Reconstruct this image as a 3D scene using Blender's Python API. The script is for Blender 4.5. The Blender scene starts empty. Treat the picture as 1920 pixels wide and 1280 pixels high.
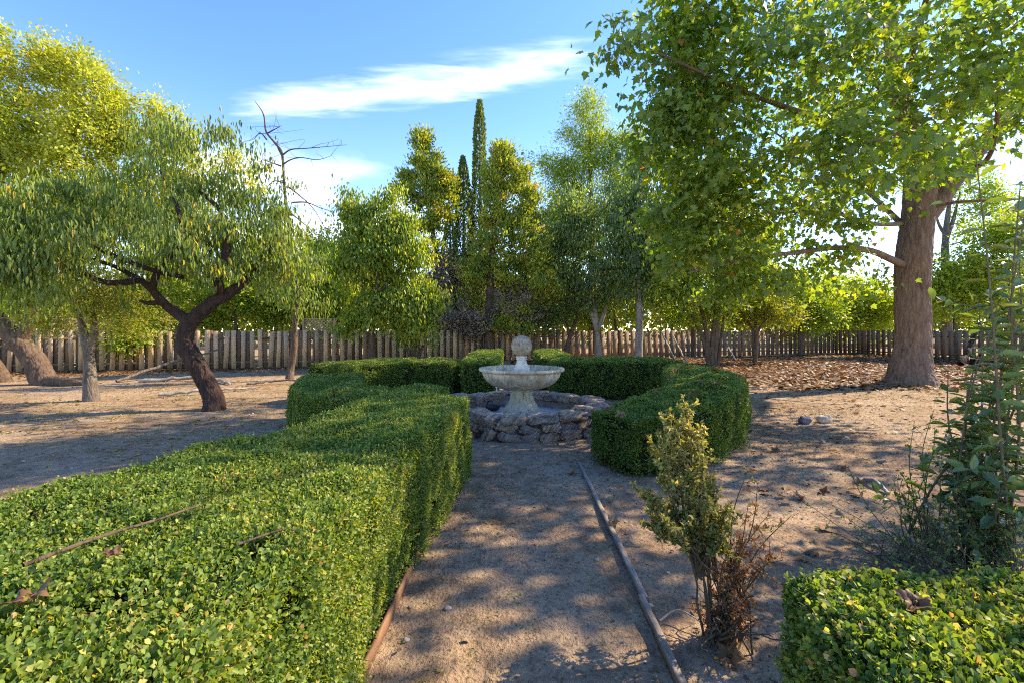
import bpy, bmesh, math
import numpy as np

rng = np.random.default_rng(11)
SC = bpy.context.scene
COL = SC.collection
F, H, HZ = 885.0, 1.55, 621.0          # focal length (photo pixels), eye height, horizon row
V = lambda *a: np.array(a, dtype=float)


def W(x, y, Y):
    """survey point: a feature seen at (x, y) in the photograph, standing Y metres away"""
    return V((x - 960) * Y / F, Y, H - (y - HZ) * Y / F)


def unit(a):
    a = np.asarray(a, float)
    return a / np.maximum(np.linalg.norm(a, axis=-1, keepdims=True), 1e-9)


# ------------------------------------------------------------------ noise
def _hash(i, seed):
    n = (i[..., 0] * 374761393 + i[..., 1] * 668265263 + i[..., 2] * 2147483647 + seed * 974711) & 0xffffffff
    n = ((n ^ (n >> 13)) * 1274126177) & 0xffffffff
    n = (n ^ (n >> 16)) & 0xffff
    return n / 32767.5 - 1.0


def vnoise(p, seed=0):
    p = np.asarray(p, float)
    i = np.floor(p).astype(np.int64)
    f = p - i
    f = f * f * (3 - 2 * f)
    out = 0
    for dx in (0, 1):
        for dy in (0, 1):
            for dz in (0, 1):
                w = (f[..., 0] if dx else 1 - f[..., 0]) * (f[..., 1] if dy else 1 - f[..., 1]) * (f[..., 2] if dz else 1 - f[..., 2])
                out = out + w * _hash(i + np.array([dx, dy, dz]), seed)
    return out


def fbm(p, seed=0, o=3):
    p = np.asarray(p, float)
    s, a = 0, 1.0
    for k in range(o):
        s = s + a * vnoise(p * 2 ** k, seed + k)
        a *= 0.5
    return s


def gz(x, y):
    """height of the ground"""
    x = np.asarray(x, float); y = np.asarray(y, float)
    p = np.stack([x, y, np.zeros_like(x)], -1)
    z = 0.02 * vnoise(p * 0.6, 5) + 0.010 * vnoise(p * 2.1, 6) + 0.008 * vnoise(p * 6.3, 7)
    far = np.clip((y - 9) / 10, 0, 1)
    return z + 0.05 * far * vnoise(p * 0.25, 9)


# ------------------------------------------------------------------ mesh building
class MB:
    """collects points and faces; build() links them as ONE mesh object"""
    def __init__(s):
        s.v, s.fi, s.fn, s.r, s.n = [], [], [], [], 0
        s.join = []

    def add(s, v, faces, rnd=None):
        """v (n,3); faces (m,k) array or list of lists"""
        v = np.asarray(v, float).reshape(-1, 3)
        if isinstance(faces, np.ndarray):
            s.fi.append((faces + s.n).ravel())
            s.fn.append(np.full(len(faces), faces.shape[1], np.int64))
            m = len(faces)
        else:
            for f in faces:
                s.fi.append(np.array(f) + s.n)
            s.fn.append(np.array([len(f) for f in faces], np.int64))
            m = len(faces)
        s.v.append(v)
        s.n += len(v)
        s.r.append(np.full(m, rng.random()) if rnd is None else np.broadcast_to(np.asarray(rnd, float), (m,)))

    def mesh(s, name, origin=(0, 0, 0), smooth=False):
        me = bpy.data.meshes.new(name)
        v = np.concatenate(s.v) - np.asarray(origin, float)
        fi = np.concatenate(s.fi); fn = np.concatenate(s.fn)
        me.vertices.add(len(v)); me.vertices.foreach_set('co', v.astype(np.float32).ravel())
        me.loops.add(len(fi)); me.loops.foreach_set('vertex_index', fi.astype(np.int32))
        me.polygons.add(len(fn))
        me.polygons.foreach_set('loop_start', np.concatenate([[0], np.cumsum(fn)[:-1]]).astype(np.int32))
        me.update(calc_edges=True)
        a = me.attributes.new('rnd', 'FLOAT', 'FACE')
        a.data.foreach_set('value', np.concatenate(s.r).astype(np.float32))
        if smooth:
            me.polygons.foreach_set('use_smooth', np.ones(len(fn), bool))
        return me

    def build(s, name, mat, parent=None, origin=None, smooth=False):
        o_ = (0, 0, 0)
        if parent is not None:
            o_ = tuple(parent.location)
        elif origin is not None:
            o_ = tuple(origin)
        nf = sum(len(q) for q in s.fn)
        for mb2, m2 in s.join:                      # further pieces of the same part in another material
            s.v += mb2.v; s.fi += [q + s.n for q in mb2.fi]; s.fn += mb2.fn; s.r += mb2.r; s.n += mb2.n
        me = s.mesh(name, o_, smooth)
        me.materials.append(mat)
        for k, (mb2, m2) in enumerate(s.join):
            me.materials.append(m2); n2 = sum(len(q) for q in mb2.fn)
            ix = np.zeros(len(me.polygons), np.int32) if k == 0 else ix
            ix[nf:nf + n2] = k + 1; nf += n2
            me.polygons.foreach_set('material_index', ix)
        o = bpy.data.objects.new(name, me)
        COL.objects.link(o)
        if parent is not None:
            o.parent = parent
        else:
            o.location = o_
        return o


def tag(o, label=None, cat=None, group=None, kind=None):
    if label: o['label'] = label
    if cat: o['category'] = cat
    if group: o['group'] = group
    if kind: o['kind'] = kind
    return o


def thing(name, label, cat, loc, group=None):
    o = bpy.data.objects.new(name, None)
    o.empty_display_size = 0.2
    COL.objects.link(o)
    o.location = [float(q) for q in loc]
    return tag(o, label, cat, group)


def copy_tree(o, parent=None):
    c = o.copy(); COL.objects.link(c)
    if parent is not None: c.parent = parent
    for ch in o.children:
        copy_tree(ch, c)
    return c


def tube(mb, pts, rad, k=8, rough=0.0, seed=0, cap=True, freq=3.0, rnd=None, relief=0.0):
    pts = np.asarray(pts, float); rad = np.asarray(rad, float)
    n = len(pts)
    t = np.gradient(pts, axis=0); t = unit(t)
    u = np.cross(t[0], V(0.3, 0.9, 0.2)); u = unit(u)
    us = []
    for i in range(n):
        u = u - t[i] * np.dot(u, t[i]); u = unit(u); us.append(u)
    us = np.array(us); ws = np.cross(t, us)
    a = np.arange(k) * 2 * math.pi / k
    ring = us[:, None, :] * np.cos(a)[None, :, None] + ws[:, None, :] * np.sin(a)[None, :, None]
    r = rad[:, None].repeat(k, 1)
    if rough:
        q = pts[:, None, :] + ring * rad[:, None, None]
        r = r * (1 + rough * fbm(q * freq * np.array([1, 1, 0.45]), seed, 3))
        if relief:
            w = q + .05 * np.stack([vnoise(q * 4, seed + 7), vnoise(q * 4, seed + 8), vnoise(q * 4, seed + 9)], -1)
            r = r - relief * (1 - np.abs(vnoise(w * V(15, 15, 3.2), seed + 5))) ** 3 + relief * .6 * vnoise(q * 26, seed + 6)
    v = (pts[:, None, :] + ring * r[..., None]).reshape(-1, 3)
    i = np.arange(n - 1)[:, None] * k; j = np.arange(k)[None, :]; j2 = (j + 1) % k
    f = np.stack([i + j, i + j2, i + k + j2, i + k + j], -1).reshape(-1, 4)
    mb.add(v, f, rnd)
    if cap:
        mb.add(np.concatenate([v[-k:], [pts[-1] + t[-1] * rad[-1] * 0.4]]), np.array([[q, (q + 1) % k, k] for q in range(k)]), rnd)


def spline(pts, n):
    """Catmull-Rom through rows of any width"""
    p = np.asarray(pts, float)
    if len(p) == 2:
        return p[0] + (p[1] - p[0]) * np.linspace(0, 1, n)[:, None]
    q = np.concatenate([[2 * p[0] - p[1]], p, [2 * p[-1] - p[-2]]])
    s = np.linspace(0, len(p) - 1, n); i = np.minimum(s.astype(int), len(p) - 2); t = (s - i)[:, None]
    a, b, c, d = q[i], q[i + 1], q[i + 2], q[i + 3]
    return 0.5 * (2 * b + (c - a) * t + (2 * a - 5 * b + 4 * c - d) * t * t + (3 * b - a - 3 * c + d) * t ** 3)


BOXF = np.array([[0, 1, 3, 2], [4, 6, 7, 5], [0, 4, 5, 1], [2, 3, 7, 6], [0, 2, 6, 4], [1, 5, 7, 3]])


def box(mb, c, ax, ay, az, rnd=None, jit=0.0):
    """box about c with half-axis vectors"""
    s = [(-1, -1, -1), (-1, -1, 1), (-1, 1, -1), (-1, 1, 1), (1, -1, -1), (1, -1, 1), (1, 1, -1), (1, 1, 1)]
    v = np.array([c + a * ax + b * ay + d * az for a, b, d in s])
    if jit: v = v + rng.normal(0, jit, v.shape)
    mb.add(v, BOXF, rnd)


# ------------------------------------------------------------------ leaves
def leaf_t(outline, curl=0.08, fold=0.12):
    """leaf template from the half outline [(w, l)...]: two quads-strips folded on the midrib"""
    L = outline
    return L


BOX_T = (np.array([(0, 0, 0), (.30, .40, .10), (.34, .72, .07), (0, 1, -.05), (-.34, .72, .07), (-.30, .40, .10)], float),
         np.array([[0, 1, 2, 3], [0, 3, 4, 5]]))
DIA_T = (np.array([(0, 0, 0), (.32, .55, .06), (0, 1, -.03), (-.32, .55, .06)], float), np.array([[0, 1, 2, 3]]))
OVAL_T = (np.array([(0, 0, 0), (.22, .35, .07), (.19, .68, .05), (0, 1, -.12), (-.19, .68, .05), (-.22, .35, .07)], float),
          np.array([[0, 1, 2, 3], [0, 3, 4, 5]]))
LANCE_T = (np.array([(0, 0, 0), (.12, .3, .05), (.11, .62, .0), (0, 1, -.2), (-.11, .62, .0), (-.12, .3, .05)], float),
           np.array([[0, 1, 2, 3], [0, 3, 4, 5]]))
LANCE1_T = (np.array([(0, 0, 0), (.14, .42, .04), (0, 1, -.16), (-.14, .42, .04)], float), np.array([[0, 1, 2, 3]]))
# five-lobed plane leaf, midrib fold
_pl = [(0, 0, 0), (.16, .02, .03), (.44, .02, .03), (.30, .20, .06), (.58, .44, .0), (.30, .47, .06), (.26, .60, .05), (0, 1.0, -.10)]
PLANE_T = (np.array(_pl + [(-x, y, z) for x, y, z in _pl[1:7]] + [(0, .42, -.02)], float),
           [[0, 1, 3, 14], [1, 2, 3], [14, 3, 5], [3, 4, 5], [14, 5, 6, 7], [0, 14, 9, 8], [8, 9, 10 - 1 + 0], [14, 11, 9]])
_n = len(_pl)
_m = {i: i + 7 for i in range(1, 7)}
PLANE_T = (PLANE_T[0], np.array([[0, 1, 3, 14], [1, 2, 3, 3], [14, 3, 4, 5], [14, 5, 6, 7],
                                [14, 10, 8, 0], [10, 9, 8, 8], [14, 12, 11, 10], [14, 7, 13, 12]]))


def leaves(mb, tpl, p, d, nrm, s, rnd):
    """p (n,3) base, d length direction, nrm rough normal, s length"""
    T, Fc = tpl
    n = len(p)
    if n == 0: return
    d = unit(d)
    side = unit(np.cross(d, nrm))
    up = np.cross(side, d)
    s = np.broadcast_to(np.asarray(s, float), (n,))
    wv = rng.uniform(0.8, 1.2, n)
    cv = rng.uniform(0.3, 1.9, n)
    v = p[:, None, :] + s[:, None, None] * (T[None, :, 0, None] * side[:, None, :] * wv[:, None, None]
                                          + T[None, :, 1, None] * d[:, None, :]
                                          + T[None, :, 2, None] * up[:, None, :] * cv[:, None, None])
    k = len(T)
    off = (np.arange(n) * k)[:, None, None]
    rr = np.repeat(rnd, len(Fc))
    tri = Fc[:, 2] == Fc[:, 3] if Fc.shape[1] == 4 else np.zeros(len(Fc), bool)
    base = mb.n
    quads = (Fc[~tri][None] + off).reshape(-1, Fc.shape[1])
    mb.add(v.reshape(-1, 3), quads, np.repeat(rnd, int((~tri).sum())))
    if tri.any():
        tr = (Fc[tri][:, :3][None] + off).reshape(-1, 3) + base
        mb.fi.append(tr.ravel()); mb.fn.append(np.full(len(tr), 3, np.int64)); mb.r.append(np.repeat(rnd, int(tri.sum())))


def rvec(n):
    return unit(rng.normal(size=(n, 3)))


# ------------------------------------------------------------------ materials
class NT:
    def __init__(s, name):
        s.m = bpy.data.materials.new(name); s.m.use_nodes = True
        s.t = s.m.node_tree; s.t.nodes.clear()
        s.out = s.t.nodes.new('ShaderNodeOutputMaterial')

    def n(s, typ, _p=None, **inp):
        nd = s.t.nodes.new('ShaderNode' + typ)
        for k, v in (_p or {}).items(): setattr(nd, k, v)
        for k, v in inp.items():
            key = int(k[1:]) if k[0] == 'i' and k[1:].isdigit() else k.replace('_', ' ')
            if isinstance(v, bpy.types.NodeSocket): s.t.links.new(v, nd.inputs[key])
            else: nd.inputs[key].default_value = v
        return nd

    def ramp(s, fac, stops, interp='LINEAR'):
        nd = s.t.nodes.new('ShaderNodeValToRGB'); e = nd.color_ramp.elements
        nd.color_ramp.interpolation = interp
        while len(e) < len(stops): e.new(0.5)
        for q, (pos, c) in zip(e, stops):
            q.position = pos; q.color = (*c, 1) if len(c) == 3 else c
        s.t.links.new(fac, nd.inputs[0])
        return nd.outputs[0]

    def mix(s, fac, a, b, mode='MIX'):
        nd = s.t.nodes.new('ShaderNodeMix'); nd.data_type = 'RGBA'; nd.blend_type = mode
        for i, v in ((0, fac), (6, a), (7, b)):
            if isinstance(v, bpy.types.NodeSocket): s.t.links.new(v, nd.inputs[i])
            else: nd.inputs[i].default_value = v if i == 0 else (*v, 1)
        return nd.outputs[2]

    def math(s, op, a, b=0.0):
        nd = s.t.nodes.new('ShaderNodeMath'); nd.operation = op
        for i, v in ((0, a), (1, b)):
            if isinstance(v, bpy.types.NodeSocket): s.t.links.new(v, nd.inputs[i])
            else: nd.inputs[i].default_value = v
        return nd.outputs[0]

    def obj(s, scale=(1, 1, 1)):
        tc = s.t.nodes.new('ShaderNodeTexCoord')
        mp = s.n('Mapping', Vector=tc.outputs['Object']); mp.inputs['Scale'].default_value = scale
        return mp.outputs[0]

    def geo(s, scale=(1, 1, 1)):
        g = s.t.nodes.new('ShaderNodeNewGeometry')
        mp = s.n('Mapping', Vector=g.outputs['Position']); mp.inputs['Scale'].default_value = scale
        return mp.outputs[0]

    def noise(s, vec, scale, detail=4, rough=0.55, dist=0.0):
        return s.n('TexNoise', Vector=vec, Scale=scale, Detail=detail, Roughness=rough, Distortion=dist).outputs[0]

    def rnd(s):
        return s.n('Attribute', {'attribute_name': 'rnd'}).outputs['Fac']

    def bsdf(s, col, rough=0.8, spec=0.3, bump=None, bstr=0.5, bdist=0.01):
        b = s.n('BsdfPrincipled', Base_Color=col if isinstance(col, bpy.types.NodeSocket) else (*col, 1), Roughness=rough)
        b.inputs['Specular IOR Level'].default_value = spec
        if bump is not None:
            bp = s.n('Bump', Height=bump, Strength=bstr, Distance=bdist)
            s.t.links.new(bp.outputs[0], b.inputs['Normal'])
        return b.outputs[0]

    def done(s, sh):
        s.t.links.new(sh, s.out.inputs[0]); return s.m


def leaf_mat(name, stops, trans=(1.5, 1.5, 0.5), fac=0.4, rough=0.45, spec=0.4, patch=None, pscale=1.2, gain=1.6, hue=1.28):
    """leaf colour per leaf from its own random value; light comes through the blade"""
    m = NT(name)
    stops = [(p, tuple(min(.66, q * gain * w) for q, w in zip(c, (hue, 1.0, 1.05)))) for p, c in stops]
    c = m.ramp(m.rnd(), stops)
    if patch is not None:
        nz = m.noise(m.geo(), pscale, 2)
        f = m.ramp(nz, [(0.42, (0, 0, 0)), (0.62, (1, 1, 1))])
        c = m.mix(m.math('MULTIPLY', f, patch[1]), c, patch[0])
    tc = m.mix(1.0, c, trans, 'MULTIPLY')
    a = m.bsdf(c, rough, spec)
    b = m.n('BsdfTranslucent', Color=tc).outputs[0]
    return m.done(m.n('MixShader', i0=fac, i1=a, i2=b).outputs[0])


def bark_mat(name, c1, c2, sc=(6, 6, 1.6), bstr=0.9, bdist=0.03, patch=None):
    m = NT(name)
    o = m.obj(sc)
    n1 = m.noise(o, 2.0, 6, 0.65, 0.6)
    vo = m.n('TexVoronoi', {'feature': 'DISTANCE_TO_EDGE'}, Vector=o, Scale=2.2).outputs[0]
    crack = m.ramp(vo, [(0.0, (0, 0, 0)), (0.18, (1, 1, 1))])
    hgt = m.math('ADD', n1, m.math('MULTIPLY', crack, 0.35))
    c = m.ramp(n1, [(0.3, c1), (0.68, c2)])
    big = m.noise(m.obj((1, 1, 0.5)), 1.7, 3)
    if patch:
        c = m.mix(m.ramp(big, [(0.45, (0, 0, 0)), (0.62, (.75, .75, .75))]), c, patch)
    return m.done(m.bsdf(c, 0.9, 0.15, hgt, bstr, bdist))


def wood_mat(name, c_lo, c_hi, grain=(14, 14, 0.9), grey=None):
    m = NT(name)
    r = m.rnd()
    tc = m.t.nodes.new('ShaderNodeTexCoord')
    add = m.n('VectorMath', {'operation': 'ADD'}, i0=tc.outputs['Object'],
              i1=m.n('CombineXYZ', X=m.math('MULTIPLY', r, 31.0), Y=m.math('MULTIPLY', r, 17.0), Z=m.math('MULTIPLY', r, 53.0)).outputs[0]).outputs[0]
    mp = m.n('Mapping', Vector=add); mp.inputs['Scale'].default_value = grain
    n1 = m.noise(mp.outputs[0], 3.0, 5, 0.7, 0.3)
    n2 = m.noise(add, 1.3, 3)
    c = m.ramp(n1, [(0.25, c_lo), (0.75, c_hi)])
    c = m.mix(1.0, c, m.ramp(r, [(0, (.50, .47, .45)), (0.5, (.95, .91, .86)), (1, (1.3, 1.2, 1.08))]), 'MULTIPLY')
    if grey: c = m.mix(m.ramp(n2, [(0.4, (0, 0, 0)), (0.7, (.8, .8, .8))]), c, grey)
    return m.done(m.bsdf(c, 0.85, 0.2, n1, 0.5, 0.006))


def simple(name, col, rough=0.7, spec=0.3, var=0.25, sc=8, bump=0.3):
    m = NT(name)
    n = m.noise(m.obj(), sc, 5)
    c = m.mix(1.0, col, m.ramp(n, [(0.3, (1 - var,) * 3), (0.7, (1 + var,) * 3)]), 'MULTIPLY')
    return m.done(m.bsdf(c, rough, spec, n, bump, 0.01))


G = lambda r, g, b: (r, g, b)
M = {}
M['box_near'] = leaf_mat('boxwood_leaf', [(0, (.018, .046, .011)), (.30, (.044, .100, .018)), (.68, (.088, .160, .028)), (.92, (.185, .245, .055)), (.98, (.30, .27, .10)), (1, (.27, .16, .07))],
                         (1.7, 1.55, .5), .42, .52, .3, hue=1.24)
M['box_far'] = leaf_mat('boxwood_leaf_dense', [(0, (.026, .062, .012)), (.4, (.048, .108, .017)), (.8, (.085, .150, .022)), (.97, (.15, .19, .04)), (1, (.25, .18, .08))],
                        (1.5, 1.45, .5), .36, .45, .4)
M['plane'] = leaf_mat('plane_leaf', [(0, (.040, .085, .024)), (.45, (.068, .130, .030)), (.80, (.115, .175, .03)), (.93, (.19, .21, .03)), (.965, (.20, .10, .035)), (1, (.20, .07, .03))],
                      (2.05, 1.9, .40), .52, .42, .45, hue=1.16)
M['peach'] = leaf_mat('peach_leaf', [(0, (.045, .085, .024)), (.55, (.085, .135, .030)), (.86, (.14, .18, .035)), (.94, (.28, .22, .03)), (1, (.42, .22, .04))],
                      (1.8, 1.8, .45), .48, .45, .4, hue=1.12)
M['yellow'] = leaf_mat('yellowing_leaf', [(0, (.12, .18, .028)), (.4, (.21, .27, .036)), (.8, (.29, .31, .05)), (.94, (.36, .28, .06)), (1, (.34, .17, .06))],
                       (1.35, 1.35, .5), .42, .5, .35, gain=1.7, hue=1.16)
M['lime'] = leaf_mat('lime_leaf', [(0, (.075, .14, .02)), (.5, (.15, .21, .025)), (.9, (.24, .26, .035)), (1, (.32, .24, .05))],
                     (1.55, 1.65, .5), .45, .5, .35, hue=1.08)
M['mid'] = leaf_mat('mid_green_leaf', [(0, (.032, .085, .014)), (.5, (.065, .140, .018)), (.85, (.13, .19, .022)), (1, (.26, .25, .04))], (1.9, 1.75, .4), .46, .42, .4, gain=2.0, hue=1.42)
M['deep'] = leaf_mat('deep_green_leaf', [(0, (.022, .058, .026)), (.6, (.040, .090, .032)), (.92, (.09, .14, .03)), (1, (.2, .2, .04))],
                      (1.9, 1.8, .5), .46, .42, .4, gain=2.6, hue=1.45)
M['olive'] = leaf_mat('olive_leaf', [(0, (.055, .075, .015)), (.5, (.11, .13, .022)), (.9, (.19, .19, .03)), (1, (.28, .17, .05))],
                      (1.7, 1.7, .45), .44, .5, .35, gain=1.8, hue=1.1)
M['juniper'] = leaf_mat('juniper_spray', [(0, (.050, .088, .026)), (.5, (.095, .145, .030)), (.86, (.18, .20, .034)), (.95, (.20, .14, .045)), (1, (.17, .10, .05))],
                        (1.7, 1.5, .5), .48, .7, .2, gain=2.5, hue=1.15)
M['spire'] = leaf_mat('cypress_spray', [(0, (.028, .055, .022)), (.6, (.050, .085, .030)), (1, (.09, .115, .035))], (1.6, 1.6, .5), .42, .7, .2, gain=2.7, hue=1.2)
M['deadspray'] = leaf_mat('dead_conifer_spray', [(0, (.07, .055, .045)), (.6, (.13, .105, .08)), (1, (.20, .165, .12))], (1, 1, 1), .2, .9, .1, gain=2.6, hue=1.0)
M['privet'] = leaf_mat('privet_leaf', [(0, (.040, .085, .032)), (.6, (.068, .130, .040)), (.9, (.11, .18, .045)), (1, (.2, .2, .05))],
                       (1.7, 1.7, .5), .32, .28, .6)
M['sick'] = leaf_mat('sickly_box_leaf', [(0, (.075, .095, .022)), (.5, (.16, .165, .042)), (.85, (.29, .25, .085)), (1, (.42, .29, .07))],
                    (1.4, 1.3, .5), .36, .5, .35, gain=1.7, hue=1.1)
M['dead'] = leaf_mat('dead_box_leaf', [(0, (.09, .05, .02)), (.5, (.24, .14, .055)), (.85, (.34, .22, .09)), (1, (.14, .14, .04))], (1.2, 1, .6), .25, .7, .2)
M['litter'] = leaf_mat('fallen_leaf', [(0, (.08, .042, .02)), (.4, (.17, .085, .034)), (.75, (.27, .145, .055)), (.92, (.36, .23, .10)), (1, (.32, .09, .03))], (1.2, 1, .7), .18, .6, .3, gain=1.0, hue=1.0)
M['ylitter'] = leaf_mat('fallen_yellow_leaf', [(0, (.30, .20, .05)), (.6, (.45, .33, .06)), (1, (.50, .42, .10))], (1.2, 1, .7), .18, .6, .3, gain=1.0, hue=1.0)
M['debris'] = leaf_mat('ground_chip', [(0, (.06, .040, .026)), (.5, (.16, .11, .068)), (.85, (.30, .22, .14)), (1, (.48, .41, .30))], (1, 1, 1), .05, .9, .1, gain=1.0, hue=1.0)
M['straw'] = leaf_mat('straw_blade', [(0, (.16, .12, .065)), (.6, (.34, .26, .14)), (.9, (.45, .36, .2)), (1, (.16, .18, .05))], (1, 1, .8), .15, .8, .15, gain=1.0, hue=1.0)
M['weed'] = leaf_mat('weed_leaf', [(0, (.05, .10, .025)), (1, (.14, .19, .05))], (1.6, 1.6, .5), .35, .5, .3)
M['bark_plane'] = bark_mat('plane_bark', (.085, .050, .034), (.26, .165, .115), (5, 5, 1.3), 1.0, .03, (.19, .135, .105))
M['bark_dark'] = bark_mat('peach_bark', (.018, .011, .009), (.085, .050, .036), (7, 7, 2.4), 1.0, .03, (.05, .032, .026))
M['bark_grey'] = bark_mat('grey_bark', (.075, .058, .045), (.22, .18, .145), (8, 8, 2.2), .9, .02)
M['bark_pale'] = bark_mat('pale_bark', (.12, .10, .085), (.33, .29, .25), (6, 6, 4), .7, .01, (.42, .39, .35))
M['bark_brown'] = bark_mat('brown_bark', (.055, .034, .022), (.17, .115, .08), (6, 6, 1.6), 1.0, .02)
M['twig'] = simple('twig', (.15, .115, .09), .85, .2, .35, 20)
M['twig_pale'] = simple('pale_twig', (.27, .235, .20), .85, .2, .3, 20)
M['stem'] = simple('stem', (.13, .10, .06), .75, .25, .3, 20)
M['core'] = simple('shaded_core', (.022, .026, .010), 1.0, .05, .4, 30)  # near black: shade inside the hedges put into the colour
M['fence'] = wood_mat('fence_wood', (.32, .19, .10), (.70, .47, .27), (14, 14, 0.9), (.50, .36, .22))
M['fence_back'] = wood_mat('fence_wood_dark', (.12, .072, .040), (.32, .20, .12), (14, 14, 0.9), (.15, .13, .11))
M['timber'] = wood_mat('edging_wood', (.17, .135, .105), (.42, .35, .275), (26, 2.2, 26))
M['timber_red'] = wood_mat('edging_wood_reddish', (.16, .08, .045), (.33, .19, .115), (26, 2.2, 26))

# ================================================================== camera, light, sky
cam = bpy.data.cameras.new('camera'); cam.sensor_width = 36; cam.lens = 36 * F / 1920
cam.shift_y = -(640 - HZ) / 1920; cam.clip_start = 0.05; cam.clip_end = 3000
co = bpy.data.objects.new('camera', cam); COL.objects.link(co)
co.location = (0, 0, H); co.rotation_euler = (math.pi / 2, 0, 0); SC.camera = co

SUN_EL, SUN_AZ = math.radians(37), math.radians(68)     # azimuth measured from +Y towards +X
sdir = V(math.sin(SUN_AZ) * math.cos(SUN_EL), math.cos(SUN_AZ) * math.cos(SUN_EL), math.sin(SUN_EL))
sl = bpy.data.lights.new('sun', 'SUN'); sl.energy = 2.65; sl.angle = math.radians(0.5); sl.color = (1, .91, .77)
so = bpy.data.objects.new('sun', sl); COL.objects.link(so)
from mathutils import Vector
so.rotation_euler = Vector(sdir).to_track_quat('Z', 'Y').to_euler(); so.location = (20, 10, 25)

wd = bpy.data.worlds.new('World'); SC.world = wd; wd.use_nodes = True
wt = wd.node_tree; wt.nodes.clear()


def wn(typ, _p=None, **inp):
    nd = wt.nodes.new('ShaderNode' + typ)
    for k, v in (_p or {}).items(): setattr(nd, k, v)
    for k, v in inp.items():
        key = int(k[1:]) if k[0] == 'i' and k[1:].isdigit() else k
        if isinstance(v, bpy.types.NodeSocket): wt.links.new(v, nd.inputs[key])
        else: nd.inputs[key].default_value = v
    return nd


def wm(op, a, b=0.0, c=0.0):
    return wn('Math', {'operation': op}, i0=a, i1=b, i2=c).outputs[0]


sky = wn('TexSky', {'sky_type': 'NISHITA', 'sun_disc': False, 'sun_elevation': SUN_EL, 'sun_rotation': SUN_AZ,
                    'air_density': 1.0, 'dust_density': 0.5, 'ozone_density': 4.0, 'altitude': 2000.0})
tc = wn('TexCoord')
sep = wn('SeparateXYZ', Vector=tc.outputs['Generated'])
zc = wm('MAXIMUM', sep.outputs[2], 0.03)
u = wm('DIVIDE', sep.outputs[0], zc); v = wm('DIVIDE', sep.outputs[1], zc)     # a flat cloud layer overhead
pln = wn('CombineXYZ', X=u, Y=v, Z=0.0).outputs[0]
# cirrus streak: a long thin band in the cloud layer
ex, ey = 0.957, -0.291
al = wm('ADD', wm('MULTIPLY', u, ex), wm('MULTIPLY', v, ey))
ac = wm('ADD', wm('MULTIPLY', u, -ey), wm('MULTIPLY', v, ex))
ac = wm('ADD', ac, wm('MULTIPLY', wm('SUBTRACT', wn('TexNoise', Vector=pln, Scale=1.6, Detail=2.0).outputs[0], 0.5), 0.30))
band = wm('SUBTRACT', 1.0, wm('DIVIDE', wm('ABSOLUTE', wm('SUBTRACT', ac, 1.735)), 0.21))
ends = wn('MapRange', {'interpolation_type': 'SMOOTHSTEP'}, i0=wm('ABSOLUTE', wm('ADD', al, 1.02)), i1=0.55, i2=1.0, i3=1.0, i4=0.0).outputs[0]
mp = wn('Mapping', Vector=pln); mp.inputs['Scale'].default_value = (2.0, 7.0, 1); mp.inputs['Rotation'].default_value = (0, 0, 0.35)
wisp = wn('TexNoise', Vector=mp.outputs[0], Scale=1.6, Detail=8.0, Roughness=0.62, Distortion=0.4).outputs[0]
streak = wm('MULTIPLY', wm('MAXIMUM', band, 0.0), ends)
streak = wn('MapRange', {'interpolation_type': 'SMOOTHSTEP'}, i0=wm('ADD', streak, wm('MULTIPLY', wm('SUBTRACT', wisp, 0.5), 1.5)), i1=0.10, i2=1.5, i3=0.0, i4=0.54).outputs[0]
streak = wm('MULTIPLY', streak, wn('MapRange', i0=wm('MULTIPLY', wm('MAXIMUM', band, 0.0), ends), i1=0.0, i2=0.25, i3=0.0, i4=1.0).outputs[0])
# low cumulus and thin haze near the skyline
el = sep.outputs[2]
mp2 = wn('Mapping', Vector=tc.outputs['Generated']); mp2.inputs['Scale'].default_value = (3.2, 3.2, 9.0); mp2.inputs['Location'].default_value = (1.3, 0.2, 0.35)
cum = wn('TexNoise', Vector=mp2.outputs[0], Scale=1.5, Detail=7.0, Roughness=0.5).outputs[0]
cumf = wn('MapRange', {'interpolation_type': 'SMOOTHSTEP'}, i0=cum, i1=0.46, i2=0.70, i3=0.0, i4=0.6).outputs[0]
cumf = wm('MULTIPLY', cumf, wn('MapRange', {'interpolation_type': 'SMOOTHSTEP'}, i0=el, i1=0.24, i2=0.36, i3=1.0, i4=0.0).outputs[0])
cumf = wm('MULTIPLY', cumf, wn('MapRange', {'interpolation_type': 'SMOOTHSTEP'}, i0=wm('ABSOLUTE', wm('ADD', sep.outputs[0], 0.33)), i1=0.12, i2=0.34, i3=1.0, i4=0.0).outputs[0])
hz = wn('MapRange', {'interpolation_type': 'SMOOTHSTEP'}, i0=el, i1=0.05, i2=0.45, i3=0.10, i4=0.0).outputs[0]
cl = wm('MAXIMUM', wm('MAXIMUM', streak, cumf), hz)
hsv = wn('HueSaturation', Hue=0.512, Saturation=1.2, Color=sky.outputs[0])
mx = wn('Mix', {'data_type': 'RGBA'}, i0=cl, i6=hsv.outputs[0]); mx.inputs[7].default_value = (5.2, 5.6, 6.2, 1)
bg = wn('Background', Color=mx.outputs[2], Strength=0.14)
wo = wn('OutputWorld', Surface=bg.outputs[0])

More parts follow.
